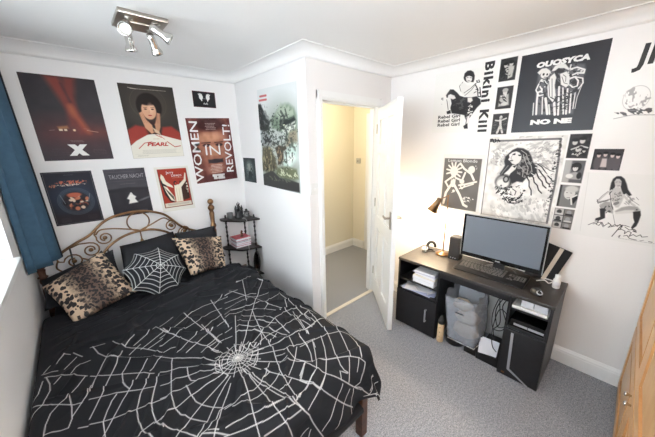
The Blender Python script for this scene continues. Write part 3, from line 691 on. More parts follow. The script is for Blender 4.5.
c.micro(.40, 1.10, .62, 1.14, 2, (170, 150, 150)); c.micro(.12, 1.24, .36, 1.38, 4, (110, 96, 106), .005, .6); c.micro(.70, 1.26, .92, 1.38, 4, (150, 130, 134), .005, .7); c.micro(.2, 1.39, .8, 1.43, 2, (96, 84, 94), .004, .6)
c.grad(1.0, a, (52, 34, 46), .6); c.noise(9, .03)
poster('movie_poster', 'large dark poster with crossing red streaks and a white X', 'poster', 'A', -1.578, -1.160, 1.565, 2.172, c,
       [('X', .50, 1.29, .15, M['inkw'], dict(bold=.012, sx=1.05))], 'gloss', edge=(40, 34, 40), shear=(0, .02))

c = Cv(.412, .612, (52, 48, 44), seed=4); a = c.a          # portrait poster, cream lower third
c.ell(.5, .42, .45, .42, (70, 63, 56), .9, op=.8); c.ring(.48, .36, .33, .33, .010, (84, 76, 66), .5)
c.ell(.48, .42, .235, .27, (30, 22, 20), .12)
c.poly([(.0, .90), (.16, .80), (.34, .84), (.40, 1.0), (.60, 1.0), (.66, .84), (.84, .82), (1, .96), (1, 1.2), (0, 1.2)], (150, 54, 44), .05)
c.poly([(.34, .7), (.6, .7), (.58, 1.1), (.38, 1.1)], (52, 26, 22), .1)
c.ell(.46, .50, .135, .185, (206, 158, 128), .16); c.ell(.46, .33, .15, .07, (32, 22, 20), .4); c.ell(.50, .47, .05, .10, (222, 180, 150), 1, op=.7)
for x in (.40, .53): c.ell(x, .475, .026, .012, (54, 36, 30), .5); c.line([(x-.03, .445), (x+.03, .440)], .008, (60, 40, 32))
c.ell(.465, .60, .035, .012, (160, 60, 52), .5); c.line([(.465, .50), (.455, .55)], .008, (170, 118, 92))
c.poly([(.27, .56), (.33, .52), (.37, .68), (.47, .80), (.50, .94), (.43, .98), (.33, .86)], (200, 148, 116), .02); c.poly([(.66, .56), (.60, .54), (.57, .68), (.51, .80), (.50, .95), (.56, .99), (.62, .84)], (190, 138, 108), .02)
for k in range(3): c.line([(.285+.03*k, .57), (.34+.03*k, .76)], .006, (150, 100, 78)); c.line([(.645-.03*k, .58), (.60-.03*k, .76)], .006, (150, 100, 78))
c.rect(.47, .80, .52, .93, (44, 32, 32), .02); c.poly([(.46, .84), (.58, .93), (.60, 1.0), (.50, .95)], (210, 180, 150), .02)
c.poly([(0, 1.22), (.12, 1.12), (.34, 1.0), (.44, .985), (.56, .99), (.74, 1.05), (1, 1.13), (1, a), (0, a)], CR, .012)
c.line([(.16, .07), (.30, .09)], .008, (190, 184, 172)); c.micro(.16, .07, .85, .105, 1, (200, 192, 180), .008)
red = (176, 52, 40)
c.line([(.14, 1.28), (.26, 1.17), (.40, 1.15)], .014, red); c.line([(.70, 1.15), (.84, 1.27), (.96, 1.25)], .016, red); c.line([(.50, 1.0), (.60, 1.06)], .012, red); c.line([(.56, 1.0), (.66, 1.10)], .008, red)
c.micro(.44, 1.075, .56, 1.10, 1, (170, 80, 70), .007); c.micro(.18, 1.31, .86, 1.40, 4, (150, 146, 138), .005); c.line([(.05, 1.40), (.95, 1.40)], .003, (190, 186, 176)); c.micro(.08, 1.42, .3, 1.45, 2, (150, 146, 138), .005)
poster('movie_poster', 'poster of a dark-haired woman holding her face, red title on cream', 'poster', 'A', -1.018, -.602, 1.562, 2.175, c,
       [('PEARL', .50, 1.205, .072, M['inkr'], dict(shear=.25, sx=1.4, bold=.002)), ], 'matt', edge=(60, 56, 50), shear=(.008, .015))

c = Cv(.219, .146, (28, 26, 30), seed=5)                   # small black card, two white hands
for cx, f in ((.36, 1), (.66, -1)):
    c.ell(cx, .24, .085, .11, WT, .2)
    for k in range(4): c.line([(cx+f*(.02+.03*k)-.05*f, .22), (cx+f*(-.10+.045*k), .09+.02*abs(k-1.5))], .035, WT)
    c.line([(cx, .30), (cx+f*.02, .38)], .05, WT)
c.line([(.42, .30), (.60, .30)], .012, (180, 178, 176)); c.line([(.0, .006), (1, .006)], .02, (120, 44, 44)); c.line([(.006, 0), (.006, .66)], .016, (120, 44, 44))
c.line([(.994, 0), (.994, .66)], .014, (120, 44, 44)); c.line([(0, .655), (1, .655)], .016, (120, 44, 44))
poster('flyer', 'small black card with two white hands near the cornice', 'poster', 'A', -.443, -.224, 2.027, 2.173, c,
       [('dufa', .53, .50, .085, M['inkw'], dict(shear=.3)), ], 'matt')

c = Cv(.434, .632, (112, 64, 56), seed=6, ); a = c.a        # exhibition poster with big sideways words
c.noise(4, .18); c.ell(.5, .62, .36, .52, (160, 104, 84), .5); c.ell(.5, .13, .34, .16, (70, 34, 34), .5)
c.ell(.5, .42, .30, .10, (196, 142, 112), .8, op=.8)
for x in (.36, .66): c.ell(x, .60, .085, .035, (48, 24, 26), .5); c.line([(x-.10, .545), (x+.10, .54)], .022, (66, 34, 32)); c.ell(x, .60, .02, .02, (180, 150, 140), .5)
c.poly([(.46, .6), (.56, .6), (.60, .86), (.42, .86)], (184, 130, 104), .05); c.ell(.51, .98, .13, .05, (40, 28, 32), .3); c.rect(.34, .93, .70, 1.02, (44, 36, 42), .03, .8)
c.ell(.5, 1.18, .22, .14, (150, 100, 84), .5); c.rect(0, 0, .06, a, (92, 34, 34), .08); c.rect(.93, 0, 1, a, (90, 40, 38), .08); c.poly([(0, 1.30), (1, 1.26), (1, a), (0, a)], (86, 44, 44), .06)
c.micro(.40, .10, .64, .26, 5, (214, 196, 188), .008, .9); c.micro(.36, 1.05, .66, 1.26, 6, (224, 206, 196), .010, .9); c.noise(14, .10)
poster('exhibition_poster', 'reddish face poster with big white sideways lettering', 'poster', 'A', -.522, -.086, 1.293, 1.928, c,
       [('WOMEN', .125, .73, .175, M['inkw'], dict(rot=PI/2, bold=.001, sx=1.38, sy=1.0)),
        ('REVOLT!', .875, .71, .175, M['inkw'], dict(rot=PI/2, bold=.001, sx=1.18, sy=1.0)),
        ('IN', .49, .735, .22, M['inkw'], dict(bold=0, sx=1.25)), ('TATE', .53, 1.355, .075, M['inkw'], dict(bold=.01))], 'gloss', edge=(80, 50, 46), shear=(.02, .03))

c = Cv(.298, .420, (36, 38, 48), seed=7); a = c.a           # metal album style poster
c.ell(.5, .68, .48, .42, (44, 58, 80), .8, op=.7); c.rect(.02, 1.12, .98, a-.02, (40, 34, 40), .1, .8)
for rr in (.37, .345, .32, .29): c.ring(.53, .80, rr, rr*.98, .006, (120, 132, 142), .8)
c.ell(.53, .80, .28, .27, (48, 44, 52), .2)
for _ in range(46):
    th = c.r.rand()*2*PI; q = c.r.rand()**.6*.24; cc = [(196, 120, 90), (220, 200, 176), (40, 30, 34), (150, 80, 62), (28, 26, 32), (100, 64, 58)][c.r.randint(6)]
    c.ell(.53+q*math.cos(th), .80+q*math.sin(th)*.9, .02+.035*c.r.rand(), .02+.04*c.r.rand(), cc, .4, c.r.rand()*3)
c.ell(.52, .62, .15, .06, (190, 100, 76), .4); c.line([(.30, .84), (.24, .60)], .008, (150, 160, 168)); c.line([(.78, .84), (.84, .62)], .008, (150, 160, 168))
c.scrib(.56, .28, .36, .05, 46, .014, (200, 112, 88), .02); c.scrib(.50, .35, .34, .03, 30, .010, (222, 202, 188), .014); c.scrib(.16, .36, .08, .04, 10, .012, (190, 120, 96), .015)
c.line([(.03, .03), (.97, .03), (.97, a-.03), (.03, a-.03), (.03, .03)], .006, (110, 102, 104)); c.micro(.10, 1.22, .34, 1.34, 5, (84, 80, 88), .005); c.micro(.66, 1.20, .90, 1.34, 5, (84, 80, 88), .005); c.micro(.42, .08, .62, .10, 1, (120, 120, 130), .005)
poster('band_poster', 'framed-looking dark blue poster with a ring of skulls and orange lettering', 'poster', 'A', -1.607, -1.311, 1.059, 1.480, c, [], 'matt', edge=(40, 38, 44), shear=(-.004, .012))

c = Cv(.292, .415, (62, 60, 68), seed=8); a = c.a           # grey poster with a small white figure
c.grad(.35, .60, (76, 74, 80), .7); c.rect(0, .60, 1, a, (46, 45, 52), .10); c.line([(.03, .36), (.97, .36)], .004, (110, 108, 112)); c.noise(6, .05)
c.poly([(0, .60), (.5, .56), (1, .62), (1, .66), (0, .68)], (36, 36, 42), .05); c.ell(.85, .95, .22, .03, (110, 110, 116), 1, -.3, .7)
c.poly([(.48, .78), (.53, .72), (.58, .80), (.64, .86), (.60, .92), (.66, 1.04), (.42, 1.06), (.46, .94), (.40, .90)], WT, .03); c.scrib(.53, .90, .08, .14, 24, .01, WT, .03, .8)
c.ell(.53, .76, .03, .035, (214, 212, 210), .3); c.micro(.06, .08, .9, .10, 1, (120, 118, 122), .004); c.micro(.30, .44, .72, .46, 1, (140, 138, 142), .006); c.micro(.14, 1.26, .88, 1.36, 4, (110, 110, 116), .005)
poster('movie_poster', 'grey poster with a small white figure, partly behind the headboard', 'poster', 'A', -1.236, -.940, 1.062, 1.478, c,
       [('TAUCHER NACHT', .52, .235, .115, M['inkg'], dict(sx=.62))], 'gloss', edge=(60, 60, 66), shear=(.0, .012))

c = Cv(.292, .430, (224, 221, 212), seed=9); a = c.a        # red and cream show poster
c.rect(.08, .07, .93, a-.13, (158, 52, 36), .02); c.rect(.10, 1.19, .91, a-.15, (214, 206, 188), .01); c.line([(.08, .09), (.08, a-.14), (.93, a-.14), (.93, .09)], .012, (66, 40, 34))
cre = (226, 218, 198); dk = (38, 26, 26)
c.poly([(.10, .45), (.20, .30), (.26, .70), (.40, 1.18), (.28, 1.14), (.16, .90)], dk, .02); c.poly([(.66, .48), (.78, .56), (.84, .30), (.90, .55), (.88, 1.10), (.68, 1.15), (.62, .80)], (64, 40, 32), .02)
c.poly([(.12, .34), (.16, .22), (.22, .30), (.26, .46), (.42, .62), (.44, .70), (.28, .62), (.16, .52)], cre, .015)
c.poly([(.16, .60), (.26, .66), (.42, 1.0), (.42, 1.16), (.30, 1.10), (.20, .80)], cre, .015)
for k in range(5): c.line([(.18+.02*k, .66+.05*k), (.40, 1.0+.03*k)], .010, dk)
c.poly([(.48, .60), (.62, .60), (.80, .44), (.86, .22), (.89, .24), (.86, .50), (.68, .70), (.66, 1.18), (.44, 1.18), (.46, .80)], cre, .015)
c.ell(.52, .55, .05, .07, dk, .2); c.ell(.53, .56, .03, .045, (180, 60, 44), .3); c.line([(.52, .72), (.52, 1.15)], .006, (150, 130, 110)); c.line([(.60, .74), (.58, 1.15)], .006, (150, 130, 110))
c.scrib(.86, .72, .04, .18, 14, .012, cre, .02); c.scrib(.86, .95, .05, .12, 10, .012, dk, .02); c.micro(.16, 1.22, .84, 1.28, 3, (120, 104, 90), .006); c.micro(.44, .36, .84, .38, 1, cre, .008)
poster('gig_poster', 'cream-bordered red poster with a winged figure raising an arm', 'poster', 'A', -.862, -.567, 1.042, 1.472, c,
       [('Jerry', .42, .19, .085, M['inkw'], dict(sx=.9)), ('Llewyn', .60, .29, .085, M['inkw'], dict(sx=.9))], 'matt', shear=(.0, .02))

# ------------------------------------------------------------------ side wall by the doorway
c = Cv(.620, .895, (220, 223, 222), res=.0024, seed=10); a = c.a
for k in range(2): c.micro(.04, .075+.055*k, .26, .12+.055*k, 1, (196, 104, 104), .03, .9)
c.ell(.62, .62, .46, .40, (150, 158, 148), .9, op=.8); c.rect(0, 1.05, 1, c.a, (120, 128, 112), .2, .8)
draw(c, ART['beast'])
c.scrib(.6, .65, .4, .4, .12*PI*.16*.16*0+14, .02, (44, 52, 48), .022, .55); c.scrib(.4, 1.0, .4, .3, 14, .02, (60, 62, 52), .022, .5)
poster('fantasy_poster', 'tall pale poster of a green horned beast beside the doorway', 'poster', 'B', .742, .120, 1.252, 2.148, c,
       [], 'gloss', shear=(-.02, 0), lift=.05)
c = Cv(.262, .262, (62, 72, 74), seed=11)
c.line([(.02, .02), (.98, .02), (.98, .98), (.02, .98), (.02, .02)], .03, (34, 38, 40)); c.ell(.5, .5, .3, .38, (110, 122, 122), .6); c.scrib(.5, .5, .28, .36, 60, .02, (150, 160, 158), .04, .8); c.scrib(.5, .6, .3, .3, 40, .02, (40, 48, 50), .04)
c.ell(.48, .38, .12, .15, (150, 156, 150), .4); c.poly([(.3, .9), (.4, .55), (.6, .55), (.72, .9)], (50, 58, 60), .05)
poster('picture_print', 'small dark grey-green picture low on the wall left of the tall poster', 'poster', 'B', 1.158, .893, 1.268, 1.525, c, [], 'matt')

# ------------------------------------------------------------------ black and white posters on the right wall
INKD = (40, 40, 42)
def figure_sitting(c, cx, cy, s, dk=INKD, sk=(206, 204, 202), hair=True):
    """seated person seen from the front: head, hair, arms on knees, boots"""
    q = lambda pts: [(cx+x*s, cy+y*s) for x, y in pts]
    c.poly(q([(-.16, -.02), (.16, -.02), (.20, .42), (-.20, .42)]), sk, .01)
    if hair: c.poly(q([(-.10, -.26), (0, -.32), (.10, -.26), (.17, -.02), (.26, .18), (.14, .20), (.08, -.02), (-.08, -.02), (-.12, .16), (-.24, .14), (-.15, -.06)]), dk, .012)
    c.ell(cx, cy-.16*s, .068*s, .095*s, sk, .2)
    for k in (-1, 1):
        c.line(q([(k*.16, .02), (k*.30, .18), (k*.34, .34)]), .085*s, sk); c.line(q([(k*.34, .34), (k*.14, .44)]), .07*s, sk)
        c.line(q([(k*.06, .46), (k*.34, .40), (k*.38, .62)]), .13*s, (178, 176, 174)); c.line(q([(k*.38, .56), (k*.34, .86)]), .13*s, dk); c.line(q([(k*.34, .86), (k*.44, .93)]), .09*s, dk)
        c.line(q([(k*.22, .02), (k*.34, .24)]), .012*s, (90, 90, 92)); c.ell(cx+k*.026*s, cy-.17*s, .012*s, .008*s, dk, .5)
    c.line(q([(-.02, -.11), (.03, -.11)]), .012*s, dk); c.poly(q([(-.12, .08), (.12, .08), (.10, .36), (-.10, .36)]), (132, 130, 130), .03)
c = Cv(.490, .515, (232, 231, 228), res=.0018, seed=12); a = c.a
draw(c, ART['crouch'])
bkp = poster('band_poster', 'white poster of a crouching figure in black ink with sideways lettering', 'poster', 'D', -.470, -.962, 1.732, 2.222, c,
       [('Bikini Kill', .875, .48, .125, M['ink'], dict(rot=-PI/2, bold=.004, sx=1.22, space=1.20))]+
       [('Rebel Girl', .305, .762+.072*k, .050, M['ink'], dict(sx=1.35, bold=.001)) for k in range(3)], 'matt', shear=(-.02, 0))

def photo_card(cv_bg, seed, fn, w=.112, h=.16):
    c = Cv(w, h, cv_bg, seed=seed, res=.0018); fn(c); c.line([(.0, .0), (1, 0), (1, c.a), (0, c.a), (0, 0)], .04, (214, 212, 208)); return c
def f_group(c):
    c.noise(5, .12)
    for x, y, s in ((.35, .45, 1), (.66, .40, 1.1), (.5, .75, 1)): c.ell(x, y, .10*s, .14*s, (196, 194, 190), .4); c.ell(x, y-.10*s, .13*s, .09*s, (26, 26, 28), .4)
    c.poly([(.5, .5), (.85, .55), (.8, 1.2), (.55, 1.3)], (186, 184, 180), .08); c.scrib(.4, .95, .3, .35, 40, .03, (30, 30, 32), .08); c.scrib(.6, .8, .25, .4, 20, .02, (190, 188, 184), .06)
def f_standing(c):
    c.poly([(.25, .55), (.75, .5), (.85, 1.2), (.2, 1.25)], (176, 174, 170), .1); c.ell(.52, .38, .13, .17, (204, 202, 198), .3); c.ell(.52, .25, .18, .13, (170, 168, 164), .4); c.line([(.3, .6), (.5, .75), (.6, .5)], .07, (214, 212, 208)); c.scrib(.5, .9, .3, .3, 30, .03, (60, 60, 62), .07); c.ell(.55, 1.1, .2, .12, (200, 198, 194), .5)
def f_dancer(c):
    c.line([(.5, .4), (.55, .8), (.4, 1.3)], .14, (206, 204, 200)); c.line([(.55, .8), (.72, 1.3)], .12, (206, 204, 200)); c.line([(.5, .5), (.2, .45)], .09, (206, 204, 200)); c.line([(.52, .5), (.85, .35)], .08, (206, 204, 200)); c.ell(.52, .27, .09, .12, (206, 204, 200), .3); c.scrib(.5, .8, .5, .6, 60, .02, (120, 120, 120), .06, .5)
poster('photo_card', 'upper small group photo card beside the sideways lettering', 'photo card', 'D', -.976, -1.089, 2.089, 2.248, photo_card((46, 46, 48), 20, f_group), [], 'matt', 'photo cards by the black poster')
poster('photo_card', 'middle small photo card of a pale-haired figure under the group photo', 'photo card', 'D', -.977, -1.088, 1.894, 2.055, photo_card((50, 50, 52), 21, f_standing), [], 'matt', 'photo cards by the black poster')
poster('photo_card', 'lower small photo card of a white dancing figure left of the black poster', 'photo card', 'D', -.972, -1.084, 1.707, 1.864, photo_card((58, 58, 60), 22, f_dancer), [], 'matt', 'photo cards by the black poster')

c = Cv(.458, .522, (46, 47, 53), seed=23, res=.0018); a = c.a
draw(c, ART['psych'])
poster('band_poster', 'big black poster with white psychedelic figures and lettering', 'poster', 'D', -1.112, -1.570, 1.718, 2.240, c,
       [('OUOSYCA', .508, .180, .066, M['inkw'], dict(bold=.003, sx=1.30, shear=.10)), ('NO', .375, .999, .062, M['inkw'], dict(bold=.003, sx=1.75)), ('NE', .645, .999, .062, M['inkw'], dict(bold=.003, sx=1.75))],
       'gloss', edge=(214, 212, 208))

c = Cv(.484, .655, (224, 222, 218), seed=24, res=.0019); a = c.a     # engraving of a woman with flowing hair
c.rect(.03, .04, .96, c.a-.04, (226, 224, 221), .01); c.noise(7, .10); c.noise(18, .12); draw(c, ART['engraving'])
poster('art_print', 'large white-bordered engraving of a woman with flowing hair', 'poster', 'D', -.972, -1.455, 1.034, 1.690, c, [], 'matt')

def f_band(c):
    c.noise(6, .12)
    for x, y in ((.3, .5), (.62, .42), (.5, .9)): c.ell(x, y, .12, .15, (200, 198, 194), .4); c.ell(x, y-.14, .17, .09, (22, 22, 24), .4)
    c.line([(.2, .9), (.6, .7), (.9, .8)], .08, (190, 188, 184)); c.scrib(.5, 1.0, .35, .3, 30, .03, (22, 22, 24), .08); c.scrib(.5, 1.0, .35, .3, 12, .02, (190, 188, 184), .06)
def f_bob(c):
    c.rect(0, 0, .35, c.a, (170, 168, 166), .1); c.ell(.60, .42, .24, .28, (24, 24, 26), .2); c.ell(.56, .50, .13, .18, (212, 210, 206), .2); c.poly([(.36, .24), (.78, .2), (.8, .42), (.4, .44)], (24, 24, 26), .03); c.poly([(.25, .85), (.6, .72), (.9, .85), (.9, 1.2), (.2, 1.2)], (160, 158, 156), .05); c.ell(.34, 1.0, .18, .14, (220, 218, 214), .3); c.ell(.8, .95, .12, .2, (30, 30, 32), .4)
    for x in (.5, .62): c.ell(x, .47, .025, .015, (40, 40, 42), .5)
def f_profile(c):
    c.ell(.55, .55, .27, .36, (206, 204, 200), .15); c.ell(.62, .25, .32, .2, (196, 194, 190), .4); c.poly([(.6, .9), (.9, .5), (1, .8), (.8, 1.2)], (30, 30, 32), .06); c.rect(.0, 0, .12, c.a, (40, 40, 42), .08)
    for x in (.42, .62): c.ell(x, .5, .05, .02, (60, 60, 62), .5)
    c.line([(.46, .82), (.60, .80)], .03, (60, 60, 62)); c.line([(.75, 1.2), (.66, .8), (.9, .6)], .09, (214, 212, 208))
def f_multi(c):
    for i in range(2):
        for j in range(3):
            x0, y0 = .04+.48*i, .04+.47*j; c.rect(x0, y0, x0+.44, y0+.42, (180-i*60, 178-i*60, 176-i*60), .02); c.ell(x0+.22, y0+.2, .12, .15, (60+90*i, 60+90*i, 62+90*i), .3); c.rect(x0+.05, y0+.3, x0+.4, y0+.4, (30, 30, 32) if (i+j) % 2 else (200, 198, 196), .05)
for nm, y0_, y1_, z0_, z1_, bg, sd, fn, lb in (
    ('photo_card', -1.463, -1.576, 1.536, 1.697, (40, 40, 44), 30, f_band, 'small dark band photo, topmost of the four right of the engraving'),
    ('photo_card', -1.466, -1.574, 1.372, 1.525, (90, 90, 92), 31, f_bob, 'small photo of a person with a black bob, second of the four'),
    ('photo_card', -1.464, -1.573, 1.200, 1.358, (120, 120, 120), 32, f_profile, 'small photo of a pale face close up, third of the four'),
    ('photo_card', -1.460, -1.572, 1.041, 1.190, (60, 60, 62), 33, f_multi, 'small sheet of six photos, lowest of the four above the monitor')):
    poster(nm, lb, 'photo card', 'D', y0_, y1_, z0_, z1_, photo_card(bg, sd, fn), [], 'matt', 'photo cards right of the engraving')
c = Cv(.133, .132, (54, 53, 58), seed=34, res=.0018)
for x, y in ((.2, .30), (.42, .26), (.66, .30), (.85, .34)): c.ell(x, y+.35, .13, .35, (84, 80, 84), .3); c.ell(x, y, .065, .10, (196, 180, 176), .3); c.ell(x, y-.08, .09, .06, (24, 22, 26), .4)
c.poly([(.34, .45), (.50, .45), (.54, .85), (.32, .85)], (190, 178, 178), .04)
poster('photo_card', 'square dark photo of four people above the seated figure poster', 'photo card', 'D', -1.600, -1.735, 1.467, 1.599, c, [], 'matt')

c = Cv(.400, .430, (230, 229, 227), seed=35, res=.0016); a = c.a
c.micro(.55, 1.0, .95, 1.04, 1, (150, 150, 150)); draw(c, ART['seated'])
poster('signed_poster', 'white poster of a seated long-haired person, scrawled in black ink', 'poster', 'D', -1.585, -1.985, 1.020, 1.450, c, [], 'thin', shear=(0, .0))
c = Cv(.420, .540, (234, 233, 231), seed=36, res=.0022); a = c.a
c.scrib(.28, .72, .14, .16, 26, .005, (150, 150, 150), .03, .8); c.scrib(.30, .90, .2, .05, 30, .007, (90, 90, 92), .03); c.line([(.10, .98), (.28, .94), (.55, .96)], .006, (110, 110, 112)); c.ring(.28, .72, .13, .16, .004, (160, 160, 160))
poster('signed_poster', 'white poster with faint pencil portrait and black angular lettering top right', 'poster', 'D', -1.612, -2.03, 1.650, 2.190, c,
       [('JIM', .42, .18, .25, M['ink'], dict(bold=.004, sx=.95, shear=.10))], 'thin')
c = Cv(.350, .490, (222, 221, 218), seed=37, res=.0018); a = c.a                 # skeleton poster behind the lamp
c.rect(.03, .10, .93, a-.03, (104, 101, 98), .01); c.noise(5, .05)
wq = (226, 223, 214)
c.ell(.30, .42, .10, .12, wq, .15)
for k in range(9): th = PI*(.9+.16*k)*1.0; c.line([(.30+.10*math.cos(th), .42+.12*math.sin(th)), (.30+.19*math.cos(th), .42+.22*math.sin(th))], .04, wq)
c.line([(.30, .55), (.30, .76)], .12, wq); c.line([(.24, .58), (.10, .70), (.20, .84)], .045, wq); c.line([(.36, .58), (.52, .64), (.58, .44)], .045, wq)
c.line([(.26, .76), (.14, .98), (.10, 1.26)], .06, wq); c.line([(.34, .76), (.50, 1.0), (.62, 1.24), (.70, 1.27)], .06, wq)
c.ell(.72, .36, .08, .09, wq, .2); c.line([(.44, .22), (.54, .34), (.72, .46), (.80, .60)], .05, wq); c.scrib(.72, .32, .12, .10, 10, .03, wq, .05)
c.ell(.52, .66, .06, .06, wq, .3); c.line([(.46, .76), (.62, .72), (.86, .64)], .045, wq); c.line([(.48, .84), (.80, .70)], .03, wq); c.line([(.50, .78), (.54, .84), (.60, .76)], .03, wq)
c.scrib(.34, .92, .10, .06, 16, .016, wq, .03); c.scrib(.70, 1.10, .16, .07, 24, .016, wq, .03); c.scrib(.30, .64, .06, .08, 10, .012, (126, 122, 116), .02)
poster('band_poster', 'grey poster of white dancing skeletons behind the desk lamp', 'poster', 'D', -.608, -.958, 1.058, 1.552, c,
       [('Lemon Blonde', .48, .155, .075, M['inkw'], dict(bold=.0, sx=1.12, shear=.0))], 'matt')

# ------------------------------------------------------------------ WARDROBE
M['pine'] = wood('golden_pine', (226, 184, 136), (216, 170, 120), (6, 6, .9), .34)
M['pined'] = wood('golden_pine_edge', (214, 164, 112), (200, 148, 96), (6, 6, .9), .38)
wx0, wx1, wy, wh = -.40, 1.035, -1.985, 1.92
wr = thing('wardrobe', 'golden pine wardrobe at the right edge with panelled doors', 'wardrobe', (.32, wy-.28, 0))
mb = MB(); mb.box((wx0, wy-.02, 0), (wx0+.02, YB+.01, wh), M['pine']); mb.box((wx1-.02, wy-.02, 0), (wx1, YB+.01, wh), M['pine']); mb.box((wx0, wy-.02, wh-.02), (wx1, YB+.01, wh), M['pine'])
mb.box((wx0+.02, YB+.01, 0), (wx1-.02, YB+.02, wh-.02), M['pine']); mb.box((wx0+.02, wy-.022, 0), (wx1-.02, YB+.02, .05), M['pined']); mb.box((wx0+.02, wy-.022, .505), (wx1-.02, YB+.02, .525), M['pined'])
build('carcass', mb, wr, .003)
mb = MB(); mb.box((wx0-.02, wy+.018, wh), (wx1+.02, YB+.005, wh+.05), M['pined'], .01); build('cornice_moulding', mb, wr)
def wpanel(x0, x1, z0, z1, nm):
    mb = MB(); fw = .075; y = wy
    for a, b in (((x0, z0), (x0+fw, z1)), ((x1-fw, z0), (x1, z1)), ((x0+fw, z0), (x1-fw, z0+fw)), ((x0+fw, z1-fw), (x1-fw, z1))):
        mb.box((a[0], y-.02, a[1]), (b[0], y, b[1]), M['pine'])
    mb.box((x0+fw, y-.014, z0+fw), (x1-fw, y-.010, z1-fw), M['pine'])
    mb.box((x0+fw+.03, y-.012, z0+fw+.03), (x1-fw-.03, y-.003, z1-fw-.03), M['pine'], .008)
    e = .006
    for a, b in (((x0+fw, z0+fw), (x0+fw+e, z1-fw)), ((x1-fw-e, z0+fw), (x1-fw, z1-fw)), ((x0+fw, z0+fw), (x1-fw, z0+fw+e)), ((x0+fw, z1-fw-e), (x1-fw, z1-fw))):
        mb.box((a[0], y-.010, a[1]), (b[0], y+.002, b[1]), M['pined'])
    return build(nm, mb, wr)
for x0, x1 in ((wx0+.004, .308), (.312, wx1-.004)):
    d = wpanel(x0, x1, .055, .505, 'lower_door'); mid = x0 < 0
    kx = x1-.035 if mid else x0+.035
    k = MB(); k.lathe([(.005, 0), (.006, .010), (.011, .016), (.012, .021), (.006, .026)], M['chrome'], (kx, wy, .465), (0, 1, 0), 14); build('knob', k, d)
    d = wpanel(x0, x1, .525, wh-.01, 'upper_door')
    k = MB(); k.lathe([(.005, 0), (.006, .010), (.011, .016), (.012, .021), (.006, .026)], M['chrome'], (kx, wy, 1.15), (0, 1, 0), 14); build('knob', k, d)

# ------------------------------------------------------------------ BED
bed = thing('bed', 'double bed with a scrolled brass headboard and dark wooden legs', 'bed', (-1.085, .1, 0))
for rx0 in (-1.755, -.455):
    mb = MB(); mb.box((rx0, .95, .18), (rx0+.02, -.958, .30), M['darkwood']); build('side_rail', mb, bed, .003)
mb = MB(); mb.tube([(-1.74, -.985, .205), (-.475, -.985, .205)], .034, M['fabricblk'], 12); build('foot_rail', mb, bed)
mb = MB(); mb.box((-1.735, -.94, .19), (-.455, 1.08, .24), M['darkwood']); build('slat_base', mb, bed)
for x, y, h in ((-.455, -.985, .30), (-1.735, -.985, .30)):
    mb = MB(); mb.box((x-.024, y-.024, 0), (x+.024, y+.024, h), M['darkwood'], .003); build('leg', mb, bed)
# headboard
YH = 1.13
def post(x, top, brz, ball=True):
    mb = MB(); mb.box((x-.022, YH-.022, 0), (x+.022, YH+.022, .60), M['darkwood'], .003)
    prof = [(.020, .60), (.024, .61), (.024, .64), (.018, .655), (.020, .70), (.026, .73), (.026, .78), (.019, .80), (.027, .815), (.032, .83), (.027, .845), (.020, .86), (.023, .93), (.026, .96), (.019, .985), (.024, .995), (.033, 1.01), (.033, 1.03), (.020, 1.045), (.011, 1.055), (.011, 1.065)]
    k = (top-.03)/1.10; mb.lathe([(r, .60+(z-.60)*((top-.04-.60)/(1.065-.60))) for r, z in prof], brz, (x, YH, 0), n=18)
    if ball: mb.ball((x, YH, top-.022), .030, brz, 18)
    build('post', mb, bed)
post(-.425, 1.118, M['brass']); post(-1.748, .84, M['darkwood'], False)
def cr(pts, n=8, closed=False):
    out = []; N = len(pts)
    for i in range(N if closed else N-1):
        p0, p1, p2, p3 = (pts[(i-1) % N], pts[i], pts[(i+1) % N], pts[(i+2) % N]) if closed else (pts[max(i-1, 0)], pts[i], pts[i+1], pts[min(i+2, N-1)])
        for k in range(n):
            t = k/n; out.append(tuple(.5*((2*b)+(-a+c)*t+(2*a-5*b+4*c-d)*t*t+(-a+3*b-3*c+d)*t**3) for a, b, c, d in zip(p0, p1, p2, p3)))
    if not closed: out.append(tuple(pts[-1]))
    return out
def hb(pts, r, name='scroll', closed=False, y=YH):
    mb = MB(); mb.tube([(x, y, z) for x, z in cr(pts, 6, closed)], r, M['brass'], 8, closed); build(name, mb, bed)
hb([(-1.745, .765), (-1.68, .815), (-1.602, .868), (-1.52, .915), (-1.43, .958), (-1.38, 1.00), (-1.33, 1.045), (-1.27, 1.077), (-1.19, 1.098), (-1.10, 1.105), (-1.02, 1.098), (-.93, 1.070), (-.86, 1.033), (-.80, .97), (-.735, .895), (-.66, .845), (-.56, .80), (-.44, .760)], .0105, 'arch_bar')
hb([(-1.40, .74), (-1.362, .790), (-1.29, .855), (-1.19, .905), (-1.08, .922), (-.97, .912), (-.87, .865), (-.785, .790), (-.75, .74)], .0105, 'arch_bar')
hb([(-1.075+.084*math.cos(t*PI/6), 1.010+.084*math.sin(t*PI/6)) for t in range(12)], .006, 'ring', True)
hb([(-1.08, .930), (-1.17, .960), (-1.27, .985), (-1.35, .990), (-1.385, .955)], .006); hb([(-1.07, .930), (-.98, .965), (-.88, 1.005), (-.83, .975), (-.80, .955)], .006)
def spiral(cx, cz, r0, turns, a0, sgn, tail):
    pts = list(tail)
    for k in range(int(turns*14)+1):
        t = k/14; r = r0*(1-.62*t/turns); a = a0+sgn*2*PI*t; pts.append((cx+r*math.cos(a), cz+r*math.sin(a)))
    mb = MB(); mb.tube([(x, YH, z) for x, z in pts], .0058, M['brass'], 7); mb.ball((cx, YH, cz), .017, M['brass'], 12, (1, .6, 1)); build('scroll', mb, bed)
spiral(-1.552, .772, .062, 1.3, PI*.95, -1, [(-1.655, .828), (-1.640, .79)]); spiral(-1.436, .838, .062, 1.3, PI*.5, -1, [(-1.56, .885), (-1.50, .905)])
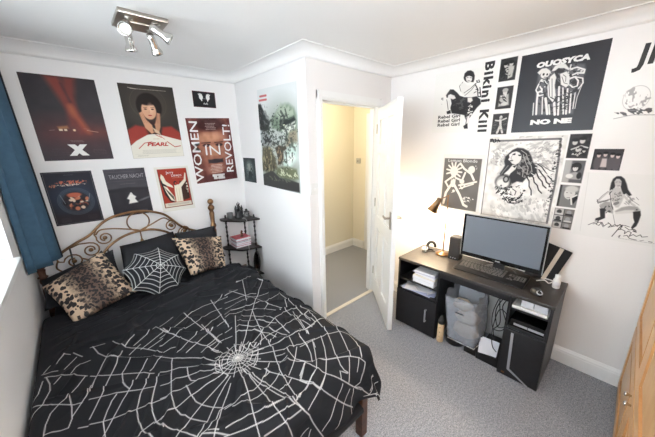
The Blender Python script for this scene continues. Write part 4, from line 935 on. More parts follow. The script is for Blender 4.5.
spiral(-1.330, .918, .058, 1.3, PI*.9, 1, [(-1.375, .995), (-1.395, .96)]); spiral(-.818, .918, .052, 1.3, PI*.45, 1, [(-.765, .93), (-.785, .96)]); spiral(-.712, .838, .052, 1.3, PI*.6, -1, [(-.775, .83), (-.755, .865)])
hb([(-1.645, .80), (-1.66, .74), (-1.60, .69), (-1.50, .72)], .006); hb([(-1.50, .78), (-1.42, .74), (-1.36, .80)], .006)
for x, z in ((-1.33, .83), (-1.075, .92), (-.84, .85), (-.62, .82), (-1.56, .89)):
    mb = MB(); mb.tube([(x, YH, .36), (x, YH, z)], .006, M['blackp'] if abs(x+1.075) > .01 else M['brass'], 8)
    if abs(x+1.075) < .01: mb.lathe([(.006, .755), (.012, .775), (.020, .80), (.016, .825), (.007, .85)], M['brass'], (x, YH, 0), n=12); mb.lathe([(.007, .73), (.013, .755), (.013, .765), (.007, .775)], M['blackp'], (x, YH, 0), n=12)
    build('spindle', mb, bed)
mb = MB(); mb.tube([(-1.745, YH, .36), (-.43, YH, .36)], .012, M['brass'], 8); build('cross_bar', mb, bed)
mb = MB(); mb.box((-1.725, -.925, .240), (-.460, 1.085, .50), M['fabricblk'], .04); tag(build('mattress', mb), 'black-sheeted mattress mostly hidden under the spider web duvet', 'mattress')

DX0,DX1,DY0,DY1=-1.735,-.437,-.93,.66
DEX,DEY=.30,.30
def vnoise(x,y,seed):
    r=np.random.RandomState(seed).rand(64,64)
    xi=np.floor(x).astype(int); yi=np.floor(y).astype(int); fx=x-xi; fy=y-yi
    fx=fx*fx*(3-2*fx); fy=fy*fy*(3-2*fy)
    g=lambda a,b:r[(a)%64,(b)%64]
    return (g(xi,yi)*(1-fx)+g(xi+1,yi)*fx)*(1-fy)+(g(xi,yi+1)*(1-fx)+g(xi+1,yi+1)*fx)*fy-.5
def duvet_pos(p,q):
    """p,q: unfolded metres across (x) and along (y) the bed -> x,y,z"""
    ex=np.maximum(p-DX1,0); el=np.maximum(DX0-p,0); ey=np.maximum(DY0-q,0)
    e=np.sqrt(ex**2+ey**2)+1e-9; e2=np.minimum(e,.425)
    e2=e2+ (e-e2)*.15
    r=.09; a=np.minimum(e2/r,math.pi/2)
    lat=r*np.sin(a)+np.maximum(e2-r*math.pi/2,0)*.16; dr=r*(1-np.cos(a))+np.maximum(e2-r*math.pi/2,0)*.98
    # soft scallops in the hanging part
    hang=np.clip((e2-.08)/.2,0,1)
    lat=lat+hang*.016*np.sin((p+q)*26)+hang*.012*np.sin((p-q)*15+1)
    x=np.clip(p,DX0,DX1)+lat*ex/e; y=np.maximum(q,DY0)-lat*ey/e
    al=np.minimum(el/.03,math.pi/2)
    x=x-.03*np.sin(al); z=.555-dr-(.03*(1-np.cos(al))+np.maximum(el-.03*1.57,0))
    m=1-hang
    # wrinkles
    w=vnoise(p*3.1+5,q*3.1+9,1)*.03+vnoise(p*7+q*3,q*6-p*2+40,2)*.012
    rd=vnoise((p*.5+q)*9+3,(q*.35-p)*3.2+7,3); w=w+np.maximum(0,.12-np.abs(rd))*.13
    rd=vnoise((p-q*.6)*10+13,(q+p*.5)*3+2,4); w=w+np.maximum(0,.10-np.abs(rd))*.08
    band=np.exp(-((q-.40-.12*(p+1.1))/.13)**2); w=w+band*(.02+.012*np.sin((q-.25*p)*60+3*vnoise(p*4,q*4,6)))
    lump=np.exp(-((q-.62)/.10)**2); w=w-lump*.03
    edge=np.clip((p-DX0)/.12,0,1)
    z=z+w*m*edge
    return x,y,z

WEB = '''-1651,150 -1627,126|-1615,132 -1579,60|-1729,36 -1705,84|-1735,30 -1675,6|-1717,-12 -1699,-90 -1693,-126 -1717,-174 -1723,-210|-1729,-30 -1735,-144 -1765,-156|-1759,-186 -1723,-210 -1669,-246 -1621,-306 -1591,-318|-1771,-282 -1753,-234 -1723,-210|-1711,-408 -1711,-354 -1699,-276 -1669,-246 -1633,-234 -1603,-186 -1573,-126|-1633,-234 -1627,-300 -1621,-390 -1639,-444 -1657,-414 -1693,-402 -1711,-402|-1723,-6 -1675,-36 -1627,-60 -1567,-132|-1687,-90 -1663,-54|-1627,-372 -1603,-324 -1573,-300 -1555,-228|-1609,-450 -1579,-468|-1681,72 -1651,150|-1651,0 -1603,78|-1627,-60 -1591,24 -1549,-6|-1543,114 -1477,90|-1531,114 -1519,18 -1477,-60 -1435,-114 -1399,-150 -1333,-186 -1261,-246|-1555,-144 -1519,-180 -1489,-204 -1435,-228 -1375,-288 -1315,-336|-1567,-318 -1507,-336 -1471,-366 -1423,-372 -1387,-420 -1333,-432|-1573,-462 -1531,-486 -1501,-498 -1471,-498 -1417,-516 -1363,-528 -1303,-540|-1561,-270 -1537,-174 -1501,-78 -1471,-24|-1525,-330 -1507,-276 -1483,-210 -1441,-126 -1411,-60|-1573,-432 -1549,-384 -1525,-330|-1531,-486 -1531,-576|-1501,-498 -1519,-534 -1537,-564|-1501,-498 -1477,-462 -1459,-414 -1423,-372 -1399,-348 -1375,-288 -1321,-222|-1531,-486 -1513,-432 -1495,-384 -1471,-366|-1435,-228 -1453,-342 -1423,-372|-1435,-228 -1411,-192 -1381,-156|-1417,-516 -1399,-474 -1387,-420 -1357,-390 -1333,-324|-1417,-516 -1423,-588 -1423,-648 -1393,-714|-1441,-672 -1423,-648|-1363,-528 -1333,-432 -1297,-354|-1363,-528 -1369,-582 -1375,-636 -1351,-702|-1375,-636 -1423,-648|-1375,-642 -1339,-642|-1441,84 -1411,-42 -1369,-66 -1333,-96 -1291,-150 -1249,-204|-1393,-30 -1339,36|-1357,-54 -1315,-18 -1273,12 -1225,60|-1387,-120 -1327,-66|-1333,-114 -1291,-84 -1249,-54 -1201,-30|-1225,60 -1183,-54|-1327,-306 -1291,-282 -1255,-240|-1303,-132 -1267,-114 -1219,-90|-1051,96 -1027,-12 -1014,-132 -1002,-264 -991,-372|-1213,-6 -1165,-90 -1123,-180 -1087,-282 -1045,-366 -1020,-432|-853,138 -865,-72 -895,-276|-1207,42 -1117,102|-1231,-78 -1177,-60 -1123,-18 -1063,36 -1008,84 -919,120 -841,78 -745,96|-1249,-156 -1201,-126 -1147,-114 -1057,-78 -973,-18 -901,0 -835,-18|-1189,-270 -1123,-216 -1039,-168 -967,-144 -865,-90|-1153,-312 -1069,-270 -985,-228 -889,-186|-1051,-348 -1002,-324 -949,-306|-1093,-372 -1002,-348|-1045,-396 -961,-360|-853,72 -769,132|-1045,-366 -1045,-408 -1020,-450|-1243,-210 -1195,-192 -1183,-210|-1002,-108 -1002,-252 -985,-384|-1267,-246 -1225,-276 -1189,-324 -1153,-372 -1087,-420 -1045,-504|-1291,-348 -1243,-384 -1183,-438 -1135,-444 -1099,-498 -1051,-528|-1309,-444 -1261,-468 -1195,-474 -1159,-486 -1117,-504 -1063,-546|-1327,-528 -1285,-546 -1225,-540 -1177,-546 -1123,-546 -1069,-564|-1351,-648 -1303,-630 -1261,-618 -1225,-618 -1183,-606 -1141,-600 -1099,-588 -1057,-582|-1327,-786 -1291,-750 -1255,-720 -1201,-684 -1159,-666 -1123,-648 -1081,-630 -1045,-612|-1267,-846 -1237,-822 -1207,-786 -1171,-744 -1135,-696 -1087,-660 -1039,-624|-1219,-888 -1201,-864 -1177,-828 -1147,-774 -1117,-738 -1087,-708 -1057,-666|-1153,-774 -1177,-816 -1225,-840 -1261,-852|-1045,-504 -1057,-528 -1063,-576 -1045,-612|-1219,-288 -1243,-384 -1267,-456 -1291,-558 -1297,-630 -1285,-672 -1261,-720 -1213,-792|-1183,-432 -1195,-480 -1201,-522 -1177,-546|-1219,-534 -1225,-612 -1213,-660 -1201,-684 -1171,-732 -1141,-768|-1357,-678 -1327,-726 -1303,-774 -1285,-816 -1267,-846|-1153,-774 -1105,-780|-1225,-846 -1195,-876|-1249,-846 -1201,-882 -1171,-918|-811,-186 -883,-354 -919,-432 -955,-504|-391,180 -571,-48 -691,-186 -781,-324 -841,-402 -883,-456 -931,-510|-559,222 -613,78 -673,-72|-691,-186 -745,-348 -775,-456 -769,-516 -787,-594|-907,-528 -847,-498 -781,-456 -715,-432 -655,-414 -511,-348 -463,-402|-859,-528 -811,-516 -757,-498 -703,-504 -655,-522 -595,-522 -517,-498 -433,-480|-883,-552 -835,-564 -787,-582 -721,-612 -625,-618 -499,-624 -487,-618|-751,-666 -709,-696 -637,-702 -571,-720|-709,144 -643,54 -607,-102 -583,-198 -553,-264 -535,-360|-607,240 -559,222 -481,216 -421,138|-427,-126 -451,-282 -463,-402 -487,-504 -475,-606|-607,240 -529,270 -463,270|-757,114 -655,114|-793,30 -673,42 -565,-12|-823,-48 -727,-36 -667,-42 -571,-48 -487,-60|-853,-114 -793,-120 -733,-114 -631,-138 -589,-186 -427,-126|-781,-216 -727,-264 -679,-330 -649,-408|-865,-150 -805,-156 -739,-156 -691,-186 -607,-258 -565,-354|-829,-258 -781,-288 -745,-348 -691,-402 -661,-450|-859,-312 -811,-348 -763,-372 -715,-456 -697,-534 -679,-594|-883,-348 -835,-396 -781,-432 -727,-492 -727,-552|-877,-174 -895,-276|-931,-306 -883,-294|-955,-360 -913,-366|-637,-258 -577,-204|-643,-414 -655,-498 -661,-594|-535,-360 -541,-486 -559,-576 -577,-654|-511,-420 -553,-576 -571,-666|-511,-348 -463,-252|-619,-630 -631,-696 -643,-744|-679,-618 -703,-696|-775,-456 -781,-498 -823,-540|-775,-564 -709,-528|-595,-738 -613,-774|-991,-606 -1002,-708 -1020,-768 -1039,-834 -1057,-894 -1075,-948 -1081,-996|-973,-612 -979,-702 -967,-756 -973,-816 -979,-882 -973,-930 -973,-972 -967,-1008 -955,-1044 -949,-1086|-967,-636 -955,-708 -943,-768 -925,-828 -913,-882 -889,-966 -871,-1020|-979,-642 -967,-714 -955,-774 -943,-828 -931,-876 -919,-942 -889,-972 -871,-1014|-943,-612 -901,-714 -865,-768 -829,-852 -793,-930|-925,-588 -877,-648 -817,-720 -751,-774 -715,-816|-913,-558 -841,-606 -793,-636 -745,-666|-895,-546 -823,-576|-781,-600 -805,-666 -847,-762 -865,-870 -877,-966|-1020,-780 -997,-786 -961,-780 -901,-738 -853,-684|-1135,-786 -1105,-786 -1069,-792 -1020,-780|-1105,-798 -1063,-840 -1002,-834 -949,-834 -883,-804 -853,-780|-1171,-888 -1141,-888 -1105,-894 -1063,-900 -1027,-906 -991,-918 -925,-936 -889,-948|-1189,-912 -1147,-930 -1111,-942 -1075,-954 -1027,-960 -985,-960 -943,-966 -895,-972|-1063,-1002 -1020,-1002 -973,-1008 -931,-1008 -883,-1008|-907,-870 -853,-882 -829,-852|-733,-672 -757,-714 -751,-762 -715,-816|-691,-708 -745,-774 -829,-828|-721,-822 -763,-858 -805,-894|-883,-966 -805,-948|-907,-1128 -859,-1122|-805,-672 -763,-696|-817,-726 -769,-726|-859,-576 -889,-636 -925,-648|-883,-738 -925,-750|-673,-714 -613,-720 -547,-726 -475,-744 -415,-774 -367,-810 -415,-906 -463,-990|-607,-624 -523,-618 -367,-594|-439,-408 -409,-498 -367,-594 -397,-690 -415,-774 -469,-864 -517,-954|-421,-474 -451,-552 -463,-630 -475,-744 -529,-816 -583,-912 -601,-960 -601,-990 -583,-1008|-475,-450 -493,-582|-535,-528 -517,-594 -517,-630|-511,-498 -421,-474|-733,-792 -697,-852 -631,-894 -583,-918 -517,-954 -469,-978 -457,-1020|-625,-648 -625,-726 -661,-798 -697,-852|-589,-600 -559,-618 -571,-666|-589,-720 -625,-786 -685,-876 -715,-906|-529,-726 -577,-816 -631,-894 -691,-948|-721,-810 -721,-906 -691,-948 -637,-1014 -577,-1080 -517,-1146|-715,-816 -793,-870|-721,-906 -781,-936 -829,-960|-691,-948 -763,-996|-619,-978 -637,-1014|-529,-954 -577,-1008 -601,-1044|-457,-1020 -481,-1062 -517,-1086|-481,-984 -529,-1032|-811,-894 -799,-942 -763,-990|-349,-1128 -433,-1164 -457,-1182|-409,-894 -457,-984|-457,-1020 -475,-1074 -523,-1104 -571,-1086|-571,-1086 -529,-1104 -499,-1164 -469,-1212 -421,-1230 -169,-1224|-577,-1092 -565,-1200 -601,-1230|-805,-888 -781,-972 -727,-1032 -679,-1098 -577,-1218|-613,-984 -589,-1008|-637,-1032 -679,-1098 -745,-1116 -769,-1146 -793,-1182|-601,-1080 -625,-1134 -667,-1152 -709,-1164 -727,-1212|-691,-948 -763,-996 -811,-1008 -853,-1026|-721,-906 -775,-930 -817,-948 -865,-966|-727,-822 -799,-882|-883,-996 -859,-1026 -841,-1104 -793,-1212|-355,-1122 -439,-1170 -469,-1206|-295,-1152 -421,-1224|-169,-1224 -493,-1206|-847,-1140 -865,-1164'''
def make_duvet():
    N = .0029
    p = np.arange(DX0-.115, DX1+DEX, N); q = np.arange(DY0-DEY, DY1+.03, N)
    P_, Q_ = np.meshgrid(p, q); x, y, z = duvet_pos(P_, Q_)
    ny, nx = P_.shape; D = np.full(P_.shape, 9.)
    p0, q0 = p[0], q[0]
    def seg(a, b, w=1):
        x0, x1 = min(a[0], b[0])-.02, max(a[0], b[0])+.02; y0, y1 = min(a[1], b[1])-.02, max(a[1], b[1])+.02
        i0, i1 = max(int((x0-p0)/N), 0), min(int((x1-p0)/N)+2, nx); j0, j1 = max(int((y0-q0)/N), 0), min(int((y1-q0)/N)+2, ny)
        if i0 >= i1 or j0 >= j1: return
        X, Y = P_[j0:j1, i0:i1], Q_[j0:j1, i0:i1]; dx, dy = b[0]-a[0], b[1]-a[1]
        t = np.clip(((X-a[0])*dx+(Y-a[1])*dy)/(dx*dx+dy*dy+1e-12), 0, 1)
        D[j0:j1, i0:i1] = np.minimum(D[j0:j1, i0:i1], np.hypot(X-a[0]-t*dx, Y-a[1]-t*dy)*w)
    for l in WEB.split('|'):
        pts = [tuple(int(v)/1000 for v in s.split(',')) for s in l.split()]
        # light smoothing of the traced line
        sm = [pts[0]]+[((a[0]+2*b[0]+c[0])/4, (a[1]+2*b[1]+c[1])/4) for a, b, c in zip(pts, pts[1:], pts[2:])]+[pts[-1]]
        for a, b in zip(sm, sm[1:]): seg(a, b)
    cx, cy = -.962, -.545
    for r in (.022, .042, .064, .088):
        pr = [(cx+(r*(1.25+.12*math.sin(5*k)))*math.cos(k*PI/9), cy+(r*(1.0+.1*math.sin(3*k+r*90)))*math.sin(k*PI/9)) for k in range(19)]
        for a, b in zip(pr, pr[1:]): seg(a, b, 1.3)
    for k in range(20):
        t = k*PI/10+.1; seg((cx, cy), (cx+.135*math.cos(t), cy+.11*math.sin(t)), 1.15)
    f = np.clip(.5-(D-.0013)/.0028, 0, 1)*.97
    w, bkc = np.array(lin((214, 213, 212))), np.array(lin((25, 26, 30)))
    col = np.ones((ny*nx, 4)); col[:, :3] = bkc+(w-bkc)*f.reshape(-1, 1)
    z = z+f*.0008
    vs = np.stack([x, y, z], -1).reshape(-1, 3)
    i, j = np.meshgrid(np.arange(nx-1), np.arange(ny-1)); a = (j*nx+i).ravel(); fs = np.stack([a, a+1, a+nx+1, a+nx], -1)
    me = bpy.data.meshes.new('duvet'); me.from_pydata(vs.tolist(), [], fs.tolist()); me.update()
    me.polygons.foreach_set('use_smooth', [True]*len(me.polygons)); me.materials.append(print_mat('duvet_cotton', .82, bump=(420, .2, .001)))
    at = me.color_attributes.new('Col', 'FLOAT_COLOR', 'POINT'); at.data.foreach_set('color', col.ravel().astype(np.float32))
    o = bpy.data.objects.new('duvet', me); SC.collection.objects.link(o)
    md = o.modifiers.new('s', 'SOLIDIFY'); md.thickness = .012; md.offset = -1
    tag(o, 'black duvet with a white spider web print spread over the bed', 'duvet')
make_duvet()

def cushion(corners, thick, m, up, n=28, pinch=.05, seam=True, name='cushion', sag=0):
    """corners: TL, TR, BR, BL of the front face (world); inflated on both sides"""
    A, B, C_, D_ = [Vector(c) for c in corners]; nrm = (B-A).cross(D_-A).normalized()
    if nrm.dot(Vector(up)) < 0: nrm = -nrm
    vs = []; uv = []
    for side in (1, -1):
        for j in range(n+1):
            for i in range(n+1):
                u, v = i/n, j/n; U, V = 2*u-1, 2*v-1
                uu = u+(.5-u)*pinch*(1-V*V)*1.1*0 ; 
                pu = .5+.5*U*(1-pinch*(1-V*V)*abs(U)); pv = .5+.5*V*(1-pinch*(1-U*U)*abs(V))
                P_ = (A*(1-pu)+B*pu)*(1-pv)+(D_*(1-pu)+C_*pu)*pv
                h = max(0, (1-abs(U)**2.6))*max(0, (1-abs(V)**2.6)); h = h**.55
                wob = .006*math.sin(9*u+4*v+sag)*h+.004*math.sin(17*v-6*u)*h
                vs.append(P_+nrm*(side*thick*.5*h+wob)); uv.append((u, v))
    k = (n+1)**2; fs = []
    for j in range(n):
        for i in range(n):
            a = j*(n+1)+i; fs.append((a, a+1, a+n+2, a+n+1)); fs.append((k+a, k+a+n+1, k+a+n+2, k+a+1))
    mb = MB(); mb.add(vs, fs, m, True); me_o = build(name, mb)
    me = me_o.data; ul = me.uv_layers.new(name='UVMap')
    for lp in me.loops: ul.data[lp.index].uv = uv[lp.vertex_index]
    bm = bmesh.new(); bm.from_mesh(me); bmesh.ops.remove_doubles(bm, verts=bm.verts, dist=1e-5); bmesh.ops.recalc_face_normals(bm, faces=bm.faces); bm.to_mesh(me); bm.free()
    return me_o
def leopard():
    m = mat('leopard_print_cloth', (190, 160, 130), .7, sheen=.3); nt = m.node_tree; b = nt.nodes['Principled BSDF']; N = nt.nodes.new; LK = nt.links.new
    uvn = N('ShaderNodeUVMap'); uvn.uv_map = 'UVMap'
    nz = N('ShaderNodeTexNoise'); nz.inputs['Scale'].default_value = 9; LK(uvn.outputs[0], nz.inputs['Vector'])
    mixv = N('ShaderNodeMixRGB'); mixv.inputs[0].default_value = .045; LK(uvn.outputs[0], mixv.inputs[1]); LK(nz.outputs[1], mixv.inputs[2])
    def spots(scale, t0, t1):
        v = N('ShaderNodeTexVoronoi'); v.feature = 'F1'; v.inputs['Scale'].default_value = scale; LK(mixv.outputs[0], v.inputs['Vector'])
        n2 = N('ShaderNodeTexNoise'); n2.inputs['Scale'].default_value = scale*1.7; LK(mixv.outputs[0], n2.inputs['Vector'])
        ad = N('ShaderNodeMath'); ad.operation = 'MULTIPLY_ADD'; ad.inputs[1].default_value = .5; LK(n2.outputs[0], ad.inputs[0]); LK(v.outputs['Distance'], ad.inputs[2])
        r = N('ShaderNodeValToRGB'); e = r.color_ramp.elements; e[0].position = t0; e[0].color = (1,1,1,1); e[1].position = t1; e[1].color = (0,0,0,1); LK(ad.outputs[0], r.inputs[0]); return r
    big = spots(14, .75, .79); small = spots(24, .75, .82)
    sep = N('ShaderNodeSeparateXYZ'); LK(uvn.outputs[0], sep.inputs[0])
    band = N('ShaderNodeValToRGB'); cr_ = band.color_ramp; cr_.elements[0].position = .20; cr_.elements[0].color = (0,0,0,1); cr_.elements[1].position = .40; cr_.elements[1].color = (1,1,1,1)
    e = cr_.elements.new(.60); e.color = (1,1,1,1); e = cr_.elements.new(.82); e.color = (0,0,0,1); LK(sep.outputs[0], band.inputs[0])
    base = N('ShaderNodeMixRGB'); base.inputs[1].default_value = (*lin((200, 176, 150)), 1); base.inputs[2].default_value = (*lin((96, 76, 66)), 1); LK(band.outputs[0], base.inputs[0])
    sm = N('ShaderNodeMixRGB'); LK(band.outputs[0], sm.inputs[0]); LK(big.outputs[0], sm.inputs[1]); LK(small.outputs[0], sm.inputs[2])
    fin = N('ShaderNodeMixRGB'); fin.inputs[2].default_value = (*lin((26, 22, 24)), 1); LK(sm.outputs[0], fin.inputs[0]); LK(base.outputs[0], fin.inputs[1]); LK(fin.outputs[0], b.inputs['Base Color'])
    return m
LP = leopard()
pil = mat('black_pillowcase', (24, 25, 30), .8, bump=(300, .2, .001))
o = cushion([(-1.25, 1.06, .84), (-.83, 1.05, .88), (-.80, .80, .56), (-1.30, .80, .56)], .15, pil, (0, -1, .5), 20, name='pillow', sag=1)
tag(o, 'black pillow standing behind the spider web cushion', 'pillow', 'black pillows')
o = cushion([(-.82, 1.06, .855), (-.45, 1.04, .86), (-.44, .84, .575), (-.80, .86, .575)], .15, pil, (0, -1, .5), 20, name='pillow', sag=2)
tag(o, 'black pillow behind the right leopard cushion beside the brass post', 'pillow', 'black pillows')
o = cushion([(-1.755, 1.05, .70), (-1.30, 1.07, .82), (-1.28, .87, .58), (-1.755, .80, .56)], .14, pil, (0, -1, .6), 20, name='pillow', sag=3)
tag(o, 'black pillow by the window wall behind the left leopard cushion', 'pillow', 'black pillows')
o = cushion([(-1.735, .80, .735), (-1.375, .94, .870), (-1.225, .64, .575), (-1.605, .51, .530)], .15, LP, (0, -1, .6), 34, name='cushion', sag=0)
tag(o, 'leopard print cushion leaning at the left by the curtain', 'cushion', 'leopard print cushions')
o = cushion([(-.885, .89, .865), (-.455, .86, .790), (-.505, .68, .535), (-.835, .64, .560)], .14, LP, (0, -1, .6), 34, name='cushion', sag=2)
tag(o, 'leopard print cushion at the right beside the corner shelf', 'cushion', 'leopard print cushions')

def web_cushion():
    TIPW = [(-1.0244, 0.7618, 0.8466), (-0.8902, 0.7093, 0.7588), (-0.8687, 0.6302, 0.6505), (-0.9567, 0.5382, 0.5395), (-1.1161, 0.5138, 0.5282), (-1.2652, 0.568, 0.6203), (-1.2969, 0.6674, 0.7571), (-1.1926, 0.7427, 0.8436)]
    cen = Vector((-1.0535, 0.6588, 0.7133)); tw = [Vector(t) for t in TIPW]
    nrm = Vector((0.0797, -0.7975, 0.5981))
    n = 8; R_ = 72; A_ = 320; vs = []; cols = []
    rings = [.14, .28, .43, .58, .74, .90]
    wc, bc = np.array(lin((214, 216, 216))), np.array(lin((26, 28, 33)))
    def shape(f, s):  # f in 0..8 angular, s radial 0..1
        i = int(f) % 8; t = f-int(f); a, b = tw[i]-cen, tw[(i+1) % 8]-cen; v = a*(1-t)+b*t
        return v*(1-.34*t*(1-t)*(s**1.0))
    for side in (1, -1):
        for r in range(R_+1):
            s = r/R_
            for k in range(A_):
                f = 8*k/A_; t = f-int(f); h = max(0, 1-s**2.4)**.6*(1-.10*math.cos(2*PI*t)*0)
                puff = .060*h*(1+.10*math.cos(2*PI*t+PI)*s)
                vs.append(cen+shape(f, s)*s+nrm*side*puff)
                ln = (shape(f, s)*s).length; dt = min(t, 1-t)*2*PI/8*ln; on = max(0, min(1, 1.15-dt/.0026))
                for q in rings+[.995]:
                    rq = q; d = abs(s-rq)*.20; on = max(on, max(0, min(1, 1.1-d/(.0024))))
                cols.append(bc+(wc-bc)*on)
    fs = []; K = (R_+1)*A_
    for r in range(R_):
        for k in range(A_):
            a, b = r*A_+k, r*A_+(k+1) % A_; fs.append((a, a+A_, b+A_, b)); fs.append((K+a, K+b, K+b+A_, K+a+A_))
    mb = MB(); mb.add(vs, fs, print_mat('web_cushion_cloth', .75), True); o = build('cushion', mb); me = o.data
    at = me.color_attributes.new('Col', 'FLOAT_COLOR', 'POINT'); c4 = np.ones((len(vs), 4)); c4[:, :3] = np.array(cols); at.data.foreach_set('color', c4.ravel().astype(np.float32))
    tag(o, 'black eight-pointed cushion embroidered with a white spider web', 'cushion')
web_cushion()

# ------------------------------------------------------------------ DESK
FX = .624; DZ = .654; Y0, Y1, Y2, Y3 = -.494, -.885, -1.375, -1.620
desk = thing('computer_desk', 'long black desk with two cupboards standing along the poster wall', 'desk', (.855, -1.057, 0))
mb = MB(); mb.box((FX-.004, Y0+.004, DZ-.022), (WD-.018, Y3-.004, DZ), M['blacktop']); build('desk_top', mb, desk, .0025)
for y, yy in ((Y0, Y0-.018), (Y1+.018, Y1), (Y2, Y2-.018), (Y3+.018, Y3)):
    mb = MB(); mb.box((FX, y, 0), (WD-.02, yy, DZ-.022), M['black']); build('side_panel', mb, desk, .002)
mb = MB(); mb.box((FX, Y1, DZ-.070), (FX+.016, Y2, DZ-.022), M['black']); build('apron', mb, desk, .002)
for a, b, zs in ((Y0-.018, Y1+.018, (.455, .360, .03)), (Y2-.018, Y3+.018, (.545, .400, .03))):
    for z in zs:
        mb = MB(); mb.box((FX+.004, a, z-.008), (WD-.03, b, z+.008), M['black']); build('shelf', mb, desk, .002)
    mb = MB(); mb.box((WD-.03, a, .03), (WD-.022, b, DZ-.022), M['black']); build('back_panel', mb, desk)
mb = MB(); mb.box((FX-.014, Y0-.004, .014), (FX+.002, Y1+.004, .350), M['black']); d1 = build('cupboard_door', mb, desk, .002)
mb = MB()
mb.tube([(FX-.014, -.800, .255), (FX-.034, -.800, .258), (FX-.034, -.800, .250)], .006, M['silver'], 8); mb.box((FX-.040, -.806, .145), (FX-.031, -.794, .262), M['silver'], .002); mb.box((FX-.036, -.806, .250), (FX-.014, -.794, .262), M['silver'], .002); mb.box((FX-.036, -.806, .145), (FX-.014, -.794, .156), M['silver'], .002)
build('handle', mb, d1, label='silver bar handle')
mb = MB(); mb.box((FX-.014, Y2-.002, .014), (FX+.002, Y3+.002, .392), M['black']); d2 = build('cupboard_door', mb, desk, .002)
mb = MB(); q = [(-1.424, .372), (-1.440, .372), (-1.452, .082), (-1.566, .014), (-1.552, .014), (-1.436, .078)]
q = [(-1.425, .372), (-1.441, .372), (-1.451, .086), (-1.570, .016), (-1.556, .016), (-1.436, .078)]
n = len(q); mb.add([(FX-.019, y, z) for y, z in q]+[(FX-.013, y, z) for y, z in q], [tuple(range(n)), tuple(range(n, 2*n))[::-1]]+[(i, n+i, n+(i+1) % n, (i+1) % n) for i in range(n)], M['silver'])
build('handle', mb, d2, label='silver strip handle bent like a hockey stick')
mb = MB(); mb.box((FX-.016, -1.405, .030), (FX-.0135, -1.425, .044), M['brass']); build('badge', mb, d2)

# books and papers in the left cupboard's two open shelves
def block(x0, x1, y0, y1, z0, z1, cov, name, label, cat, group, rot=0, pages=True):
    T = Matrix.Translation(((x0+x1)/2, (y0+y1)/2, 0)) @ Matrix.Rotation(rot, 4, 'Z'); hx, hy = abs(x1-x0)/2, abs(y1-y0)/2
    t = thing(name, label, cat, ((x0+x1)/2, (y0+y1)/2, z0), group)
    th = min(.003, (z1-z0)*.2); mb = MB(); mb.M = T; mb.box((-hx, -hy, z0), (hx, hy, z0+th), cov); mb.box((-hx, -hy, z1-th), (hx, hy, z1), cov); mb.box((-hx, hy-.002, z0), (hx, hy, z1), cov); build('cover', mb, t)
    mb = MB(); mb.M = T; mb.box((-hx+.003, -hy+.003, z0+th), (hx-.003, hy-.002, z1-th), M['paper']); build('pages', mb, t)
CV = {k: mat('book_cover_'+k, v, .45) for k, v in dict(white=(224, 224, 228), lilac=(170, 166, 196), blue=(96, 120, 180), navy=(44, 48, 74), cream=(222, 206, 170), pink=(204, 96, 110), rose=(176, 62, 82), charcoal=(40, 36, 42), pale=(216, 190, 190)).items()}
z = .463
for k, (h, cv_, y0, y1, lb) in enumerate(((.030, 'white', -.640, -.835, 'thick white book at the bottom of the upper pile in the left cupboard'), (.030, 'white', -.635, -.832, 'thick white book second from the bottom of the cupboard pile'),
        (.012, 'cream', -.64, -.84, 'thin cream book in the middle of the cupboard pile'), (.016, 'white', -.655, -.84, 'white book near the top of the cupboard pile'),
        (.008, 'lilac', -.632, -.835, 'thin lilac book second from the top of the cupboard pile'), (.014, 'white', -.648, -.83, 'white book on top of the cupboard pile'))):
    block(FX+.012, FX+.20, y0, y1, z, z+h, CV[cv_], 'book', lb, 'book', 'books in the left cupboard', .03*((k % 3)-1)); z += h+.0006
def sheets(T, w, d, n, m, name, label, cat, group=None, curl=.0, th=.0012):
    mb = MB(); r = random.Random(len(label))
    for k in range(n):
        a = r.uniform(-.12, .12); Tk = T @ Matrix.Translation((r.uniform(-.012, .012), r.uniform(-.012, .012), k*th*2.2)) @ Matrix.Rotation(a, 4, 'Z'); g = 6; vs = []
        for s in (0, th):
            for i in range(g+1):
                for j in range(3): u = i/g; vs.append((-w/2+w*u, -d/2+d*j/2, s+curl*(2*u-1)**2))
        fs = []
        for i in range(g):
            for j in range(2):
                a0 = i*3+j; fs.append((a0, a0+3, a0+4, a0+1)); K = (g+1)*3; fs.append((K+a0, K+a0+1, K+a0+4, K+a0+3))
        K = (g+1)*3
        for i in range(g): fs.append((i*3, K+i*3, K+i*3+3, i*3+3)); fs.append((i*3+2, i*3+5, K+i*3+5, K+i*3+2))
        fs.append((0, 1, K+1, K)); fs.append((1, 2, K+2, K+1)); fs.append((g*3, K+g*3, K+g*3+1, g*3+1)); fs.append((g*3+1, K+g*3+1, K+g*3+2, g*3+2))
        mb.add(vs, fs, m, False, Tk)
    return tag(build(name, mb), label, cat, group)
def pt(x, y, z, rz=0, rx=0, ry=0): return Matrix.Translation((x, y, z)) @ Matrix.Rotation(rz, 4, 'Z') @ Matrix.Rotation(ry, 4, 'Y') @ Matrix.Rotation(rx, 4, 'X')
sheets(pt(.72, -.69, .3705, .1), .20, .28, 5, M['paperb'], 'paper_pile', 'pile of pale blue papers filling the lower open shelf', 'papers')
sheets(pt(.70, -.66, .386, .35), .17, .20, 3, M['paper'], 'paper_pile', 'white papers lying crooked on top of the pale blue ones', 'papers')
sheets(pt(.665, -.600, .372, .2, 0, .25), .085, .06, 2, M['paper'], 'envelope', 'small white envelope at the left of the lower shelf', 'envelope', 'crumpled white slips', .006)
sheets(pt(.662, -.70, .400, -.5, .25, .2), .08, .07, 2, M['paper'], 'envelope', 'crumpled white slip in the middle of the lower shelf', 'envelope', 'crumpled white slips', .008)
